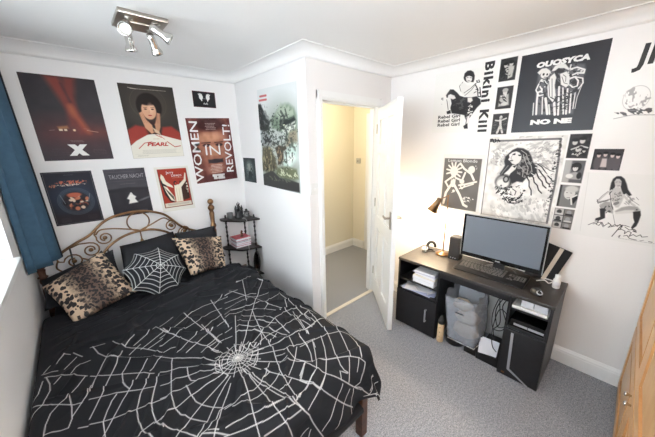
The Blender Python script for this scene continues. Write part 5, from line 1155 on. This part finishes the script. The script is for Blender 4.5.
sheets(pt(.660, -.80, .388, .6, -.35, .3), .08, .06, 2, M['paper'], 'envelope', 'crumpled white slip at the right of the lower shelf', 'envelope', 'crumpled white slips', .010)

# right cupboard: tray, two white cartons, black player
mb = MB(); mb.box((FX+.000, -1.398, .5535), (FX+.26, -1.597, .558), M['plastic_w']); mb.box((FX+.000, -1.398, .5535), (FX+.005, -1.597, .575), M['plastic_w']); mb.box((FX+.255, -1.398, .5535), (FX+.26, -1.597, .575), M['plastic_w'])
for y in (-1.398, -1.593): mb.box((FX, y, .5535), (FX+.26, y-.004, .575), M['plastic_w'])
tag(build('desk_tray', mb), 'shallow white tray in the top opening of the right cupboard', 'tray')
for y0, y1, lb in ((-1.440, -1.508, 'left of two small white cartons on the white tray'), (-1.514, -1.585, 'right of two small white cartons on the white tray')):
    t = thing('carton', lb, 'box', (.72, (y0+y1)/2, .558), 'white cartons'); mb = MB(); mb.box((FX+.055, y0, .5585), (FX+.17, y1, .612), CV['white']); build('box_body', mb, t)
    mb = MB(); mb.box((FX+.053, y0+.001, .6122), (FX+.171, y1-.001, .617), CV['white']); mb.box((FX+.0525, y0+.001, .600), (FX+.0548, y1-.001, .617), CV['white']); build('lid', mb, t)
t = thing('disc_player', 'slim black disc player with a silver front strip on the second shelf', 'player', (.74, -1.5, .409))
mb = MB(); mb.box((FX+.012, -1.400, .409), (FX+.24, -1.596, .466), M['blackg'], .003); build('case', mb, t)
mb = MB(); mb.box((FX+.006, -1.425, .426), (FX+.0115, -1.594, .440), M['silver'], .001); mb.box((FX+.004, -1.505, .424), (FX+.006, -1.509, .442), M['blackp']); build('front_strip', mb, t)

# knee space: clear storage bag, contents, bin, tube, flat boxes, paper, cables
def clear_plastic():
    m = mat('clear_plastic_film', (176, 182, 192), .25, alpha=.42, bump=(14, .5, .01)); return m
clr = clear_plastic(); TB = Matrix.Translation((.735, -1.105, .075)) @ Matrix.Rotation(-.10, 4, 'Z') @ Matrix.Rotation(-.10, 4, 'X')
t = thing('storage_bag', 'open clear plastic storage bag standing under the desk', 'storage bag', (.735, -1.105, .06))
def bag_wall():
    mb = MB(); g = 12; ring = []
    for k in range(4*g):
        s, f = divmod(k, g); f = f/g; cs = [(-.105, .118), (-.105, -.118), (.105, -.118), (.105, .118)]; a, b = cs[s], cs[(s+1) % 4]; ring.append((a[0]*(1-f)+b[0]*f, a[1]*(1-f)+b[1]*f))
    n = len(ring); hz = 14; vs = []
    for j in range(hz+1):
        q = j/hz; sc = .92+.14*q
        for k, (x, y) in enumerate(ring):
            w = .005*math.sin(k*1.3+j*.9)+.004*math.sin(k*.7-j*1.7); top = 0
            if j == hz: top = (.035 if x > .05 else -.05 if x < -.08 else -.01)+.012*math.sin(k*.9)
            vs.append((x*sc+(w if abs(x) > .09 else 0), y*sc+(w if abs(y) > .11 else 0), .42*q+top*q))
    fs = [(j*n+k, j*n+(k+1) % n, (j+1)*n+(k+1) % n, (j+1)*n+k) for j in range(hz) for k in range(n)]; fs.append(tuple(range(n))[::-1])
    mb.add(vs, fs, clr, True, TB); o = build('bag_wall', mb, t); md = o.modifiers.new('s', 'SOLIDIFY'); md.thickness = .0015
bag_wall()
mb = MB(); mb.tube([tuple(TB @ Vector(p)) for p in ((-.098, .109, .0), (-.098, -.109, .0), (.098, -.109, .0), (.098, .109, .0))], .003, M['plastic_w'], 6, True); build('bottom_seam', mb, t)
mb = MB(); mb.box((-.118, -.035, .265), (-.1155, .030, .272), M['ink'], T=TB); build('printed_mark', mb, t)
crm = mat('cream_fluffy_cloth', (206, 186, 160), .9, bump=(70, .8, .01))
for p, r, sc, lb in (((-.01, .0, .085), .09, (.8, 1.12, .75), 'cream soft bundle at the bottom of the clear bag'), ((-.01, -.015, .20), .088, (.8, 1.1, .62), 'cream soft bundle in the middle of the clear bag'), ((0.0, .03, .29), .075, (.85, 1.0, .6), 'cream soft bundle at the top of the clear bag')):
    mb = MB(); base = len(mb.v); mb.ball(p, r, crm, 22, sc); mb.v = [tuple(TB @ (Vector(v)*1+Vector((.006*math.sin(v[1]*90+v[2]*60), .006*math.sin(v[2]*80+v[0]*70), .006*math.sin(v[0]*95))))) for v in mb.v]
    tag(build('cloth_bundle', mb), lb, 'cloth', 'cream bundles in the bag')
mb = MB(); mb.lathe([(.075, 0), (.078, .004), (.082, .062), (.079, .066), (.075, .060), (.072, .008), (.001, .006)], M['blackp'], (.735, -1.02, .0), n=26); tag(build('bowl', mb), 'low black round bowl on the carpet under the clear bag', 'bowl')
t = thing('canister', 'tan cardboard canister standing by the left cupboard', 'canister', (.648, -.925, 0))
tan = mat('kraft_card', (214, 184, 146), .6); mb = MB(); mb.lathe([(.026, 0), (.027, .002), (.027, .170), (.026, .172)], tan, (.645, -.925, 0), n=22); build('tube_body', mb, t)
mb = MB(); mb.lathe([(.0268, .172), (.028, .173), (.028, .200), (.022, .212), (.012, .232), (.011, .245)], M['blackp'], (.645, -.925, 0), n=22); build('lid', mb, t)
for z in (.05, .095, .14):
    mb = MB(); mb.box((.6165, -.934, z), (.6185, -.926, z+.004), M['ink']); build('printed_mark', mb, t)
t = thing('flat_box', 'flat black box on the carpet against the right cupboard', 'box', (.79, -1.29, 0)); mb = MB(); mb.box((.655, -1.213, .0), (.95, -1.368, .072), M['blackp'], .005); build('case', mb, t); mb = MB(); mb.box((.68, -1.345, .0722), (.700, -1.343, .073), M['silver']); build('logo_mark', mb, t)
t = thing('flat_box', 'low flat black box on the carpet in front of the clear bag', 'box', (.75, -1.15, 0)); mb = MB(); mb.box((.665, -1.118, 0), (.90, -1.208, .040), M['blackp'], .004); build('case', mb, t); mb = MB(); mb.box((.6635, -1.15, .014), (.665, -1.19, .020), M['blackg']); build('front_slot', mb, t)
sheets(pt(.71, -1.275, .108, .2, 0, -.45), .13, .12, 2, M['paper'], 'leaflet', 'white printed leaflet propped on the flat black box', 'paper', None, .004)
mb = MB(); mb.box((1.040, -1.02, .0), (1.052, -1.36, .52), M['plastic_w'], .004); tag(build('white_board', mb), 'white board leaning at the wall behind the cables', 'board')
def cable(pts, r, label, nm='cable', m=None):
    mb = MB(); p3 = cr([tuple(p) for p in pts], 6); mb.tube(p3, r, m or M['cable'], 7); return tag(build(nm, mb), label, 'cable', None)
cable([(1.0, -1.05, .63), (.97, -1.06, .45), (.90, -1.10, .43), (.88, -1.10, .5), (.93, -1.15, .60), (1.0, -1.18, .62)], .0035, 'black cable looping down over the back of the clear bag')
cable([(.97, -1.24, .63), (.95, -1.25, .40), (.93, -1.28, .22), (.90, -1.25, .15), (.86, -1.28, .08)], .0035, 'straight black cable dropping behind the clear bag')
cable([(.98, -1.33, .63), (.88, -1.31, .52), (.80, -1.27, .40), (.78, -1.30, .27), (.80, -1.35, .30), (.84, -1.30, .42), (.93, -1.34, .50)], .0032, 'black cable coiled in a loop beside the right cupboard')
cable([(.94, -1.30, .62), (.84, -1.26, .44), (.80, -1.25, .33), (.76, -1.28, .25), (.78, -1.34, .26), (.82, -1.345, .36), (.80, -1.29, .40), (.78, -1.27, .22), (.72, -1.30, .13), (.69, -1.34, .11)], .003, 'tangled black cable ending on the white leaflet')
cable([(.97, -1.355, .60), (.90, -1.35, .50), (.86, -1.352, .40), (.88, -1.35, .28), (.92, -1.34, .14)], .003, 'thin black cable against the side of the right cupboard')

# things on the desk top
t = thing('monitor', 'wide black computer monitor standing on the desk, switched off', 'monitor', (.95, -1.21, DZ))
my0, my1, mz0, mz1, mx = -.922, -1.490, .733, 1.090, .885
mb = MB(); mb.box((mx, my0, mz0), (mx+.022, my1, mz1), M['blackg'], .005); mb.box((mx+.02, my0-.08, mz0+.06), (mx+.05, my1+.08, mz1-.05), M['blackp'], .012); hs = build('housing', mb, t)
scr = mat('grey_screen_glass', (112, 120, 132), .28, spec=.6)
mb = MB(); mb.box((mx-.0015, my0-.018, mz0+.034), (mx+.001, my1+.018, mz1-.016), scr); build('screen', mb, t)
mb = MB()
for a, b in (((my0+.001, mz1-.003), (my1-.001, mz1+.0015)), ((my0+.0015, mz0), (my0-.003, mz1)), ((my1+.003, mz0), (my1-.0015, mz1))): mb.box((mx-.002, a[0], a[1]), (mx+.012, b[0], b[1]), M['silver'])
build('trim', mb, t)
mb = MB(); mb.box((mx-.0016, -1.190, mz0+.013), (mx+.001, -1.222, mz0+.020), M['silver'], .0006); build('logo', mb, t)
mb = MB(); mb.box((mx+.030, -1.17, DZ+.01), (mx+.055, -1.25, mz0+.12), M['blackp'], .006); build('neck', mb, t)
mb = MB(); mb.lathe([(.001, .012), (.10, .010), (.118, .006), (.120, 0)], M['blackg'], (mx+.055, -1.21, DZ), n=32); build('stand_base', mb, t)
# keyboard
t = thing('keyboard', 'long black keyboard lying on the desk before the monitor', 'keyboard', (.83, -1.18, DZ)); t.rotation_euler = (0, 0, 0)
KT = Matrix.Translation((.832, -1.180, DZ)) @ Matrix.Rotation(-.0, 4, 'Z'); kw, kd = .485, .205
mb = MB(); prof = [(-kd/2, 0), (-kd/2-.002, .008), (-kd/2+.03, .013), (kd/2-.01, .024), (kd/2, .020), (kd/2, 0)]
vs = [(x, kw/2, z) for x, z in prof]+[(x, -kw/2, z) for x, z in prof]; n = len(prof); mb.add(vs, [tuple(range(n)), tuple(range(n, 2*n))[::-1]]+[(i, n+i, n+(i+1) % n, (i+1) % n) for i in range(n)], M['blackp'], False, KT); build('body', mb, t, .003)
km = mat('keycap_plastic', (92, 90, 88), .3); key0 = None  # black keys coloured lighter to stand in for their gloss under the lamp
def add_key(x, y, w, d):
    global key0
    z = .013+(x+kd/2-.03)/(kd-.04)*.011
    if key0 is None:
        kb_ = MB(); kb_.box((-.5, -.5, 0), (.5, .5, 1), km); kb_.v = [(a*(.82 if c > .5 else 1), b*(.82 if c > .5 else 1), c) for a, b, c in kb_.v]; key0 = build('key', kb_, None); key0.parent = t; o = key0
    else: o = key0.copy(); SC.collection.objects.link(o)
    o.location = tuple(KT @ Vector((x, y, z-.001)) - Vector(t.location)); o.scale = (d, w, .0065); o.rotation_euler = (0, -.06, 0)
rows = [(.078, 15, 1), (.048, 14, 0), (.029, 14, 0), (.010, 13, 0), (-.009, 12, 0), (-.028, 8, 0)]
for x, cnt, fn in rows:
    tot = .330
    for k in range(cnt):
        w = tot/cnt; add_key(x, kw/2-.014-(k+.5)*w, w-.006, .0135)
for x in (.048, .029, -.009, -.028):
    for k in range(2 if x != -.009 else 1): add_key(x, kw/2-.372-k*.020-(.01 if x == -.009 else 0), .0150, .0135)
for x in (.048, .029, .010, -.009):
    for k in range(4): add_key(x, kw/2-.412-k*.018 if False else -kw/2+.075-k*.0185, .0135, .0135)
# mouse
t = thing('computer_mouse', 'small black and silver mouse right of the keyboard', 'mouse', (.74, -1.497, DZ))
def mouse_shell():
    mb = MB(); n = 20; vs = []; fs = []
    for j in range(9):
        v = j/8
        for k in range(n):
            a = 2*PI*k/n; r = math.cos(v*PI/2)**.6 if j < 8 else 0.001
            x, y = .052*math.cos(a)*r, .031*math.sin(a)*r*(1+.1*math.cos(a)); vs.append((x, y, .001+.033*math.sin(v*PI/2)*(1-.12*math.cos(a)*r)))
    for j in range(8):
        for k in range(n): fs.append((j*n+k, j*n+(k+1) % n, (j+1)*n+(k+1) % n, (j+1)*n+k))
    fs.append(tuple(range(n))[::-1]); mb.add(vs, fs, M['blackp'], True, pt(.745, -1.500, DZ, .55)); return mb
build('shell', mouse_shell(), t)
mb = MB(); MT = pt(.745, -1.500, DZ, .55); mb.tube([MT @ Vector((-.040+.012*math.cos(a*PI/8), .015*math.sin(a*PI/8), .024+.008*math.cos(a*PI/8))) for a in range(16)], .0035, M['silver'], 8, True); build('silver_ring', mb, t)
mb = MB(); mb.lathe([(.007, -.003), (.007, .003)], M['blackp'], tuple(MT @ Vector((-.034, 0, .030))), (0, 1, 0), 12); build('scroll_wheel', mb, t)
cable([(.79, -1.478, DZ+.006), (.84, -1.47, DZ+.005), (.88, -1.50, DZ+.005), (.95, -1.46, DZ+.005), (1.02, -1.40, DZ+.005)], .002, 'thin mouse cable running back under the monitor', 'mouse_cable')
# bottle
t = thing('pill_bottle', 'small white plastic bottle at the right end of the desk', 'bottle', (.935, -1.572, DZ)); bx, by = .930, -1.573
mb = MB(); mb.lathe([(.020, 0), (.022, .003), (.022, .058), (.019, .068), (.013, .074)], M['plastic_w'], (bx, by, DZ), n=22); build('bottle_body', mb, t)
mb = MB(); mb.lathe([(.015, .074), (.0155, .076), (.0155, .096), (.013, .098)], M['gloss'], (bx, by, DZ), n=22); build('cap', mb, t)
mb = MB(); mb.lathe([(.0223, .018), (.0223, .050)], M['paper'], (bx, by, DZ), n=22); build('printed_label', mb, t)
# folder with light elastic band leaning behind the monitor
t = thing('folder', 'black folder with a beige band leaning behind the monitor', 'folder', (1.02, -1.50, DZ))
FT = Matrix.Translation((1.005, -1.470, DZ+.002)) @ Matrix.Rotation(.42, 4, 'X') @ Matrix.Rotation(.12, 4, 'Y')
FT = frame((.985, -1.42, DZ+.004), Vector((.0, -.90, -.0)).normalized(), Vector((.24, .0, .97)).normalized(), Vector((-.97, 0, .24)))
FT = Matrix.Translation((1.0, -1.450, DZ+.01)) @ Matrix.Rotation(.20, 4, 'Y')
mb = MB(); sh = [( .085, 0), (-.095, 0), (-.162, .235), (.03, .285)]; mb.add([(0, y, z) for y, z in sh]+[(.014, y, z) for y, z in sh], [(0, 1, 2, 3), (7, 6, 5, 4), (0, 4, 5, 1), (1, 5, 6, 2), (2, 6, 7, 3), (3, 7, 4, 0)], M['fabricblk'], False, FT); build('cover', mb, t, .002)
mb = MB(); sh = [(-.022, -.001), (-.048, -.001), (-.115, .246), (-.090, .252)]; mb.add([(-.003, y, z) for y, z in sh]+[(.017, y, z) for y, z in sh], [(0, 1, 2, 3), (7, 6, 5, 4), (0, 4, 5, 1), (1, 5, 6, 2), (2, 6, 7, 3), (3, 7, 4, 0)], mat('beige_elastic', (206, 196, 182), .7), False, FT); build('band', mb, t, label='beige elastic band')
cable([(.93, -1.46, DZ+.012), (.96, -1.50, DZ+.02), (.945, -1.53, DZ+.012), (.985, -1.545, DZ+.02), (.97, -1.50, DZ+.03)], .004, 'white cable bundled at the foot of the black folder', 'white_cable', M['plastic_w'])
# speaker
t = thing('speaker', 'upright black speaker between the lamp and the monitor', 'speaker', (.95, -.86, DZ))
mb = MB(); mb.box((.905, -.812, DZ), (1.00, -.902, DZ+.205), M['blackp'], .005); build('cabinet', mb, t)
mb = MB(); mb.box((.9015, -.818, DZ+.035), (.905, -.896, DZ+.199), mat('speaker_cloth', (48, 46, 46), .9, bump=(500, .5, .001)), .001); build('grille', mb, t)
for y in (-.838, -.858, -.878):
    mb = MB(); mb.lathe([(.005, 0), (.005, .006), (.003, .007)], M['silver'], (.905, y, DZ+.018), (-1, 0, 0), 10); build('knob', mb, t)
# lamp
lmp = thing('desk_lamp', 'brass desk lamp with a small tilted shade, switched on', 'lamp', (.955, -.735, DZ)); lx, ly = .960, -.740
mb = MB(); mb.lathe([(.060, 0), (.062, .004), (.062, .012), (.056, .018), (.010, .021), (.007, .03)], M['brass'], (lx, ly, DZ), n=30); build('base', mb, lmp)
mb = MB(); mb.tube([(lx, ly, DZ+.018), (lx, ly, DZ+.530), (lx, ly+.004, DZ+.548)], .0055, M['brass'], 10); mb.ball((lx, ly, DZ+.55), .009, M['brass'], 12); build('pole', mb, lmp)
hd = Vector((lx-.01, ly+.085, DZ+.485)); ax = Vector((-.12, .42, -.9)).normalized()
mb = MB(); mb.tube([(lx, ly, DZ+.55), (lx-.004, ly+.04, DZ+.525), tuple(hd-ax*.03)], .0045, M['brass'], 8); build('arm', mb, lmp)
shm = mat('dark_bronze_shade', (118, 96, 74), .35, .8)
mb = MB(); mb.lathe([(.012, -.035), (.020, -.03), (.024, .0), (.026, .01), (.052, .098), (.050, .098), (.024, .012), (.020, .004), (.003, 0)], shm, hd, ax, 28); build('shade', mb, lmp)
bc = hd+ax*.068
mb = MB(); mb.ball(tuple(bc), .021, mat('glowing_bulb', (255, 222, 160), .3, emit=((255, 206, 130), 26)), 16); build('bulb', mb, lmp)
pl_ = point('desk_lamp_glow', tuple(hd+ax*.104), 24, (1, .80, .54), .03)
cable([(lx+.055, ly-.01, DZ+.006), (1.02, -.77, DZ+.02), (1.045, -.80, DZ+.07), (1.06, -.82, DZ+.03), (1.07, -.84, DZ+.005)], .002, 'thin lamp cable curling on the desk behind the lamp base', 'lamp_cable')
# tape dispenser and tumbler at the left end
t = thing('headphone_stand', 'black curved arch-shaped stand at the left end of the desk', 'stand', (.96, -.60, DZ)); TS = pt(.965, -.622, DZ, .5)
mb = MB(); arc = [TS @ Vector((0, .034*math.cos(a), .045+.045*math.sin(a))) for a in [PI*1.02-k*PI*1.35/16 for k in range(17)]]; mb.tube(arc+[TS @ Vector((0, -.02, .006))], .013, M['blackp'], 10); build('arch', mb, t)
mb = MB(); mb.M = TS; mb.box((-.03, -.035, 0), (.03, .035, .008), M['blackp'], .003); build('foot', mb, t)
t = thing('glass_jar', 'small clear glass jar at the left end of the desk', 'jar', (.905, -.585, DZ)); gx, gy = .895, -.598
mb = MB(); mb.lathe([(.001, .003), (.020, .003), (.024, .006), (.026, .03), (.024, .046), (.026, .048), (.028, .03), (.026, .003), (.022, 0), (.001, 0)], M['glass'], (gx, gy, DZ), n=22); build('bowl', mb, t)

# ------------------------------------------------------------------ CORNER SHELF (what-not) and its things
s = thing('corner_shelf', 'three-tier dark turned-wood corner shelf in the wall corner', 'shelf', (-.17, 1.05, 0))
PA, PB, PC = (-.285, 1.135), (-.062, 1.150), (-.045, .945)
def quarter(z, th=.016):
    pts = [(-.03, 1.175), (-.335, 1.175), (-.345, 1.12)]
    for k in range(11):
        a = PI+ (k/10)*PI/2; pts.append((-.03+.315*math.cos(a)*(1+.04*math.sin(k*PI/5*2)), 1.150+.275*math.sin(a)*(1+.04*math.sin(k*PI/5*2))))
    pts += [(-.014, .868)]
    pts = [(max(min(x, -.014), -.35), y) for x, y in pts]
    mb = MB(); mb.prism(pts, z-th, z, M['ebony']); return mb
TZ = (.235, .560, .885)
for z in TZ: build('tier', quarter(z), s, .003)
def turned(p, z0, z1, nm='post', nb=6):
    prof = [(.009, z0)]; h = z1-z0
    for k in range(nb):
        a = z0+h*(k+.1)/nb; d = h/nb
        prof += [(.009, a), (.014, a+.10*d), (.009, a+.2*d), (.007, a+.35*d), (.012, a+.55*d), (.007, a+.75*d)]
    prof += [(.010, z1)]; mb = MB(); mb.lathe(prof, M['ebony'], (p[0], p[1], 0), n=12); return mb
for p in (PA, PB, PC):
    for z0, z1 in ((0, TZ[0]-.016), (TZ[0], TZ[1]-.016), (TZ[1], TZ[2]-.016)): build('post', turned(p, z0, z1, nb=3), s)
for p in (PA, PC):
    mb = MB(); mb.lathe([(.010, 0), (.014, .008), (.008, .018), (.012, .03), (.001, .042)], M['ebony'], (p[0], p[1], TZ[2]), n=12); build('finial', mb, s)
# gothic castle figurine
dkst = mat('dark_stone_resin', (44, 44, 46), .6, bump=(60, .6, .004)); grst = mat('grey_stone_resin', (106, 106, 106), .7, bump=(60, .6, .004))
fx, fy, z0 = -.155, 1.07, TZ[2]
mb = MB(); mb.lathe([(.045, 0), (.048, .01), (.040, .03), (.034, .06), (.038, .075), (.001, .078)], dkst, (fx, fy, z0), n=16)
for dx, dy, r, h in ((-.034, -.005, .012, .125), (.036, .0, .012, .118), (0, -.01, .016, .140), (-.015, .02, .010, .11), (.018, -.025, .009, .085)):
    mb.lathe([(r, .03), (r, h-.03), (r*1.25, h-.028), (r*1.2, h-.02), (.001, h+.02)], dkst, (fx+dx, fy+dy, z0), n=8)
for k in (-1, 1): mb.tube([(fx+k*.01, fy, z0+.13), (fx+k*.016, fy, z0+.155), (fx+k*.008, fy, z0+.172)], [.006, .004, .001], dkst, 6)
mb.tube([(fx, fy, z0+.14), (fx, fy, z0+.180)], [.006, .001], dkst, 6)
tag(build('figurine', mb), 'dark spiky castle-like figurine in the middle of the top tier', 'figurine')
mb = MB(); mb.lathe([(.030, 0), (.034, .008), (.032, .060), (.034, .064), (.029, .064), (.027, .01), (.001, .008)], grst, (-.248, 1.095, z0), n=16); mb.ball((-.248, 1.095, z0+.058), .024, grst, 12, (1, 1, .5)); tag(build('stone_pot', mb), 'grey stone pot left of the dark figurine', 'pot')
t = thing('skull_ornament', 'small grey skull with a dark hat right of the dark figurine', 'ornament', (-.075, 1.02, z0)); sx_, sy_ = -.082, 1.035
mb = MB(); mb.ball((sx_, sy_, z0+.034), .030, grst, 16, (1, 1, .95)); mb.box((sx_-.018, sy_-.022, z0), (sx_+.018, sy_+.006, z0+.020), grst, .005); build('skull', mb, t)
for k in (-1, 1):
    mb = MB(); mb.ball((sx_+k*.011, sy_-.027, z0+.034), .007, M['blackp'], 10); build('eye_socket', mb, t)
mb = MB(); mb.lathe([(.032, .058), (.030, .064), (.016, .066), (.012, .09), (.001, .094)], dkst, (sx_, sy_, z0), n=16); build('hat', mb, t)
# books on the middle tier
z = TZ[1]
for k, (h, cv_, lb) in enumerate(((.018, 'pale', 'pale pink book at the bottom of the corner shelf pile'), (.022, 'rose', 'dark rose book, second from the bottom on the corner shelf'), (.016, 'white', 'white book in the middle of the corner shelf pile'),
                                  (.016, 'charcoal', 'charcoal book, second from the top on the corner shelf'), (.030, 'pink', 'thick pink book on top of the corner shelf pile'))):
    o = (.00, .006, -.004, .008, .0)[k]; block(-.250+o, -.075+o, 1.150, 1.000, z, z+h, CV[cv_], 'book', lb, 'book', 'books on the corner shelf', (.0, -.04, .03, -.02, .02)[k]); z += h+.0006
mb = MB(); brz = mat('bronze_brown', (104, 70, 48), .4, .5); mb.lathe([(.018, 0), (.020, .004), (.010, .012), (.008, .02), (.014, .034), (.010, .044), (.007, .048), (.010, .056), (.010, .066), (.001, .072)], brz, (-.150, 1.06, z), n=14); mb.tube([(-.163, 1.06, z+.045), (-.150, 1.06, z+.052), (-.132, 1.06, z+.058)], .004, brz, 6); tag(build('figurine', mb), 'small brown figurine standing on the pink books', 'figurine')
# oval hand mirror leaning on the right post, low
t = thing('oval_mirror', 'dark oval-framed mirror leaning low against the corner shelf', 'mirror', (-.05, .90, .25)); OT = Matrix.Translation((-.075, .925, .375)) @ Matrix.Rotation(.12, 4, 'Y')
OT = frame((-.075, .900, .375), (.35, -.93, 0), (.10, .04, .99), (-.93, -.35, .10))
mb = MB(); mb.tube([OT @ Vector((.040*math.cos(a*PI/12), .125*math.sin(a*PI/12), 0)) for a in range(24)], .009, M['ebony'], 8, True); build('frame', mb, t)
mb = MB(); mb.add([OT @ Vector((.040*math.cos(a*PI/12), .125*math.sin(a*PI/12), .001)) for a in range(24)]+[OT @ Vector((.040*math.cos(a*PI/12), .125*math.sin(a*PI/12), -.001)) for a in range(24)], [tuple(range(24)), tuple(range(24, 48))[::-1]]+[(k, 24+k, 24+(k+1) % 24, (k+1) % 24) for k in range(24)], M['chrome']); build('mirror_glass', mb, t)
mb = MB(); mb.box((-.25, 1.02, TZ[0]+.0005), (-.10, 1.14, TZ[0]+.05), M['darkwood'], .004); tag(build('wooden_box', mb), 'brown wooden box on the lowest tier of the corner shelf', 'box')
cable([(-.162, .985, TZ[2]+.010), (-.165, .873, TZ[2]+.004), (-.166, .872, .70), (-.168, .874, .52)], .0016, 'thin white string hanging down the front of the corner shelf', 'hanging_string', M['plastic_w'])
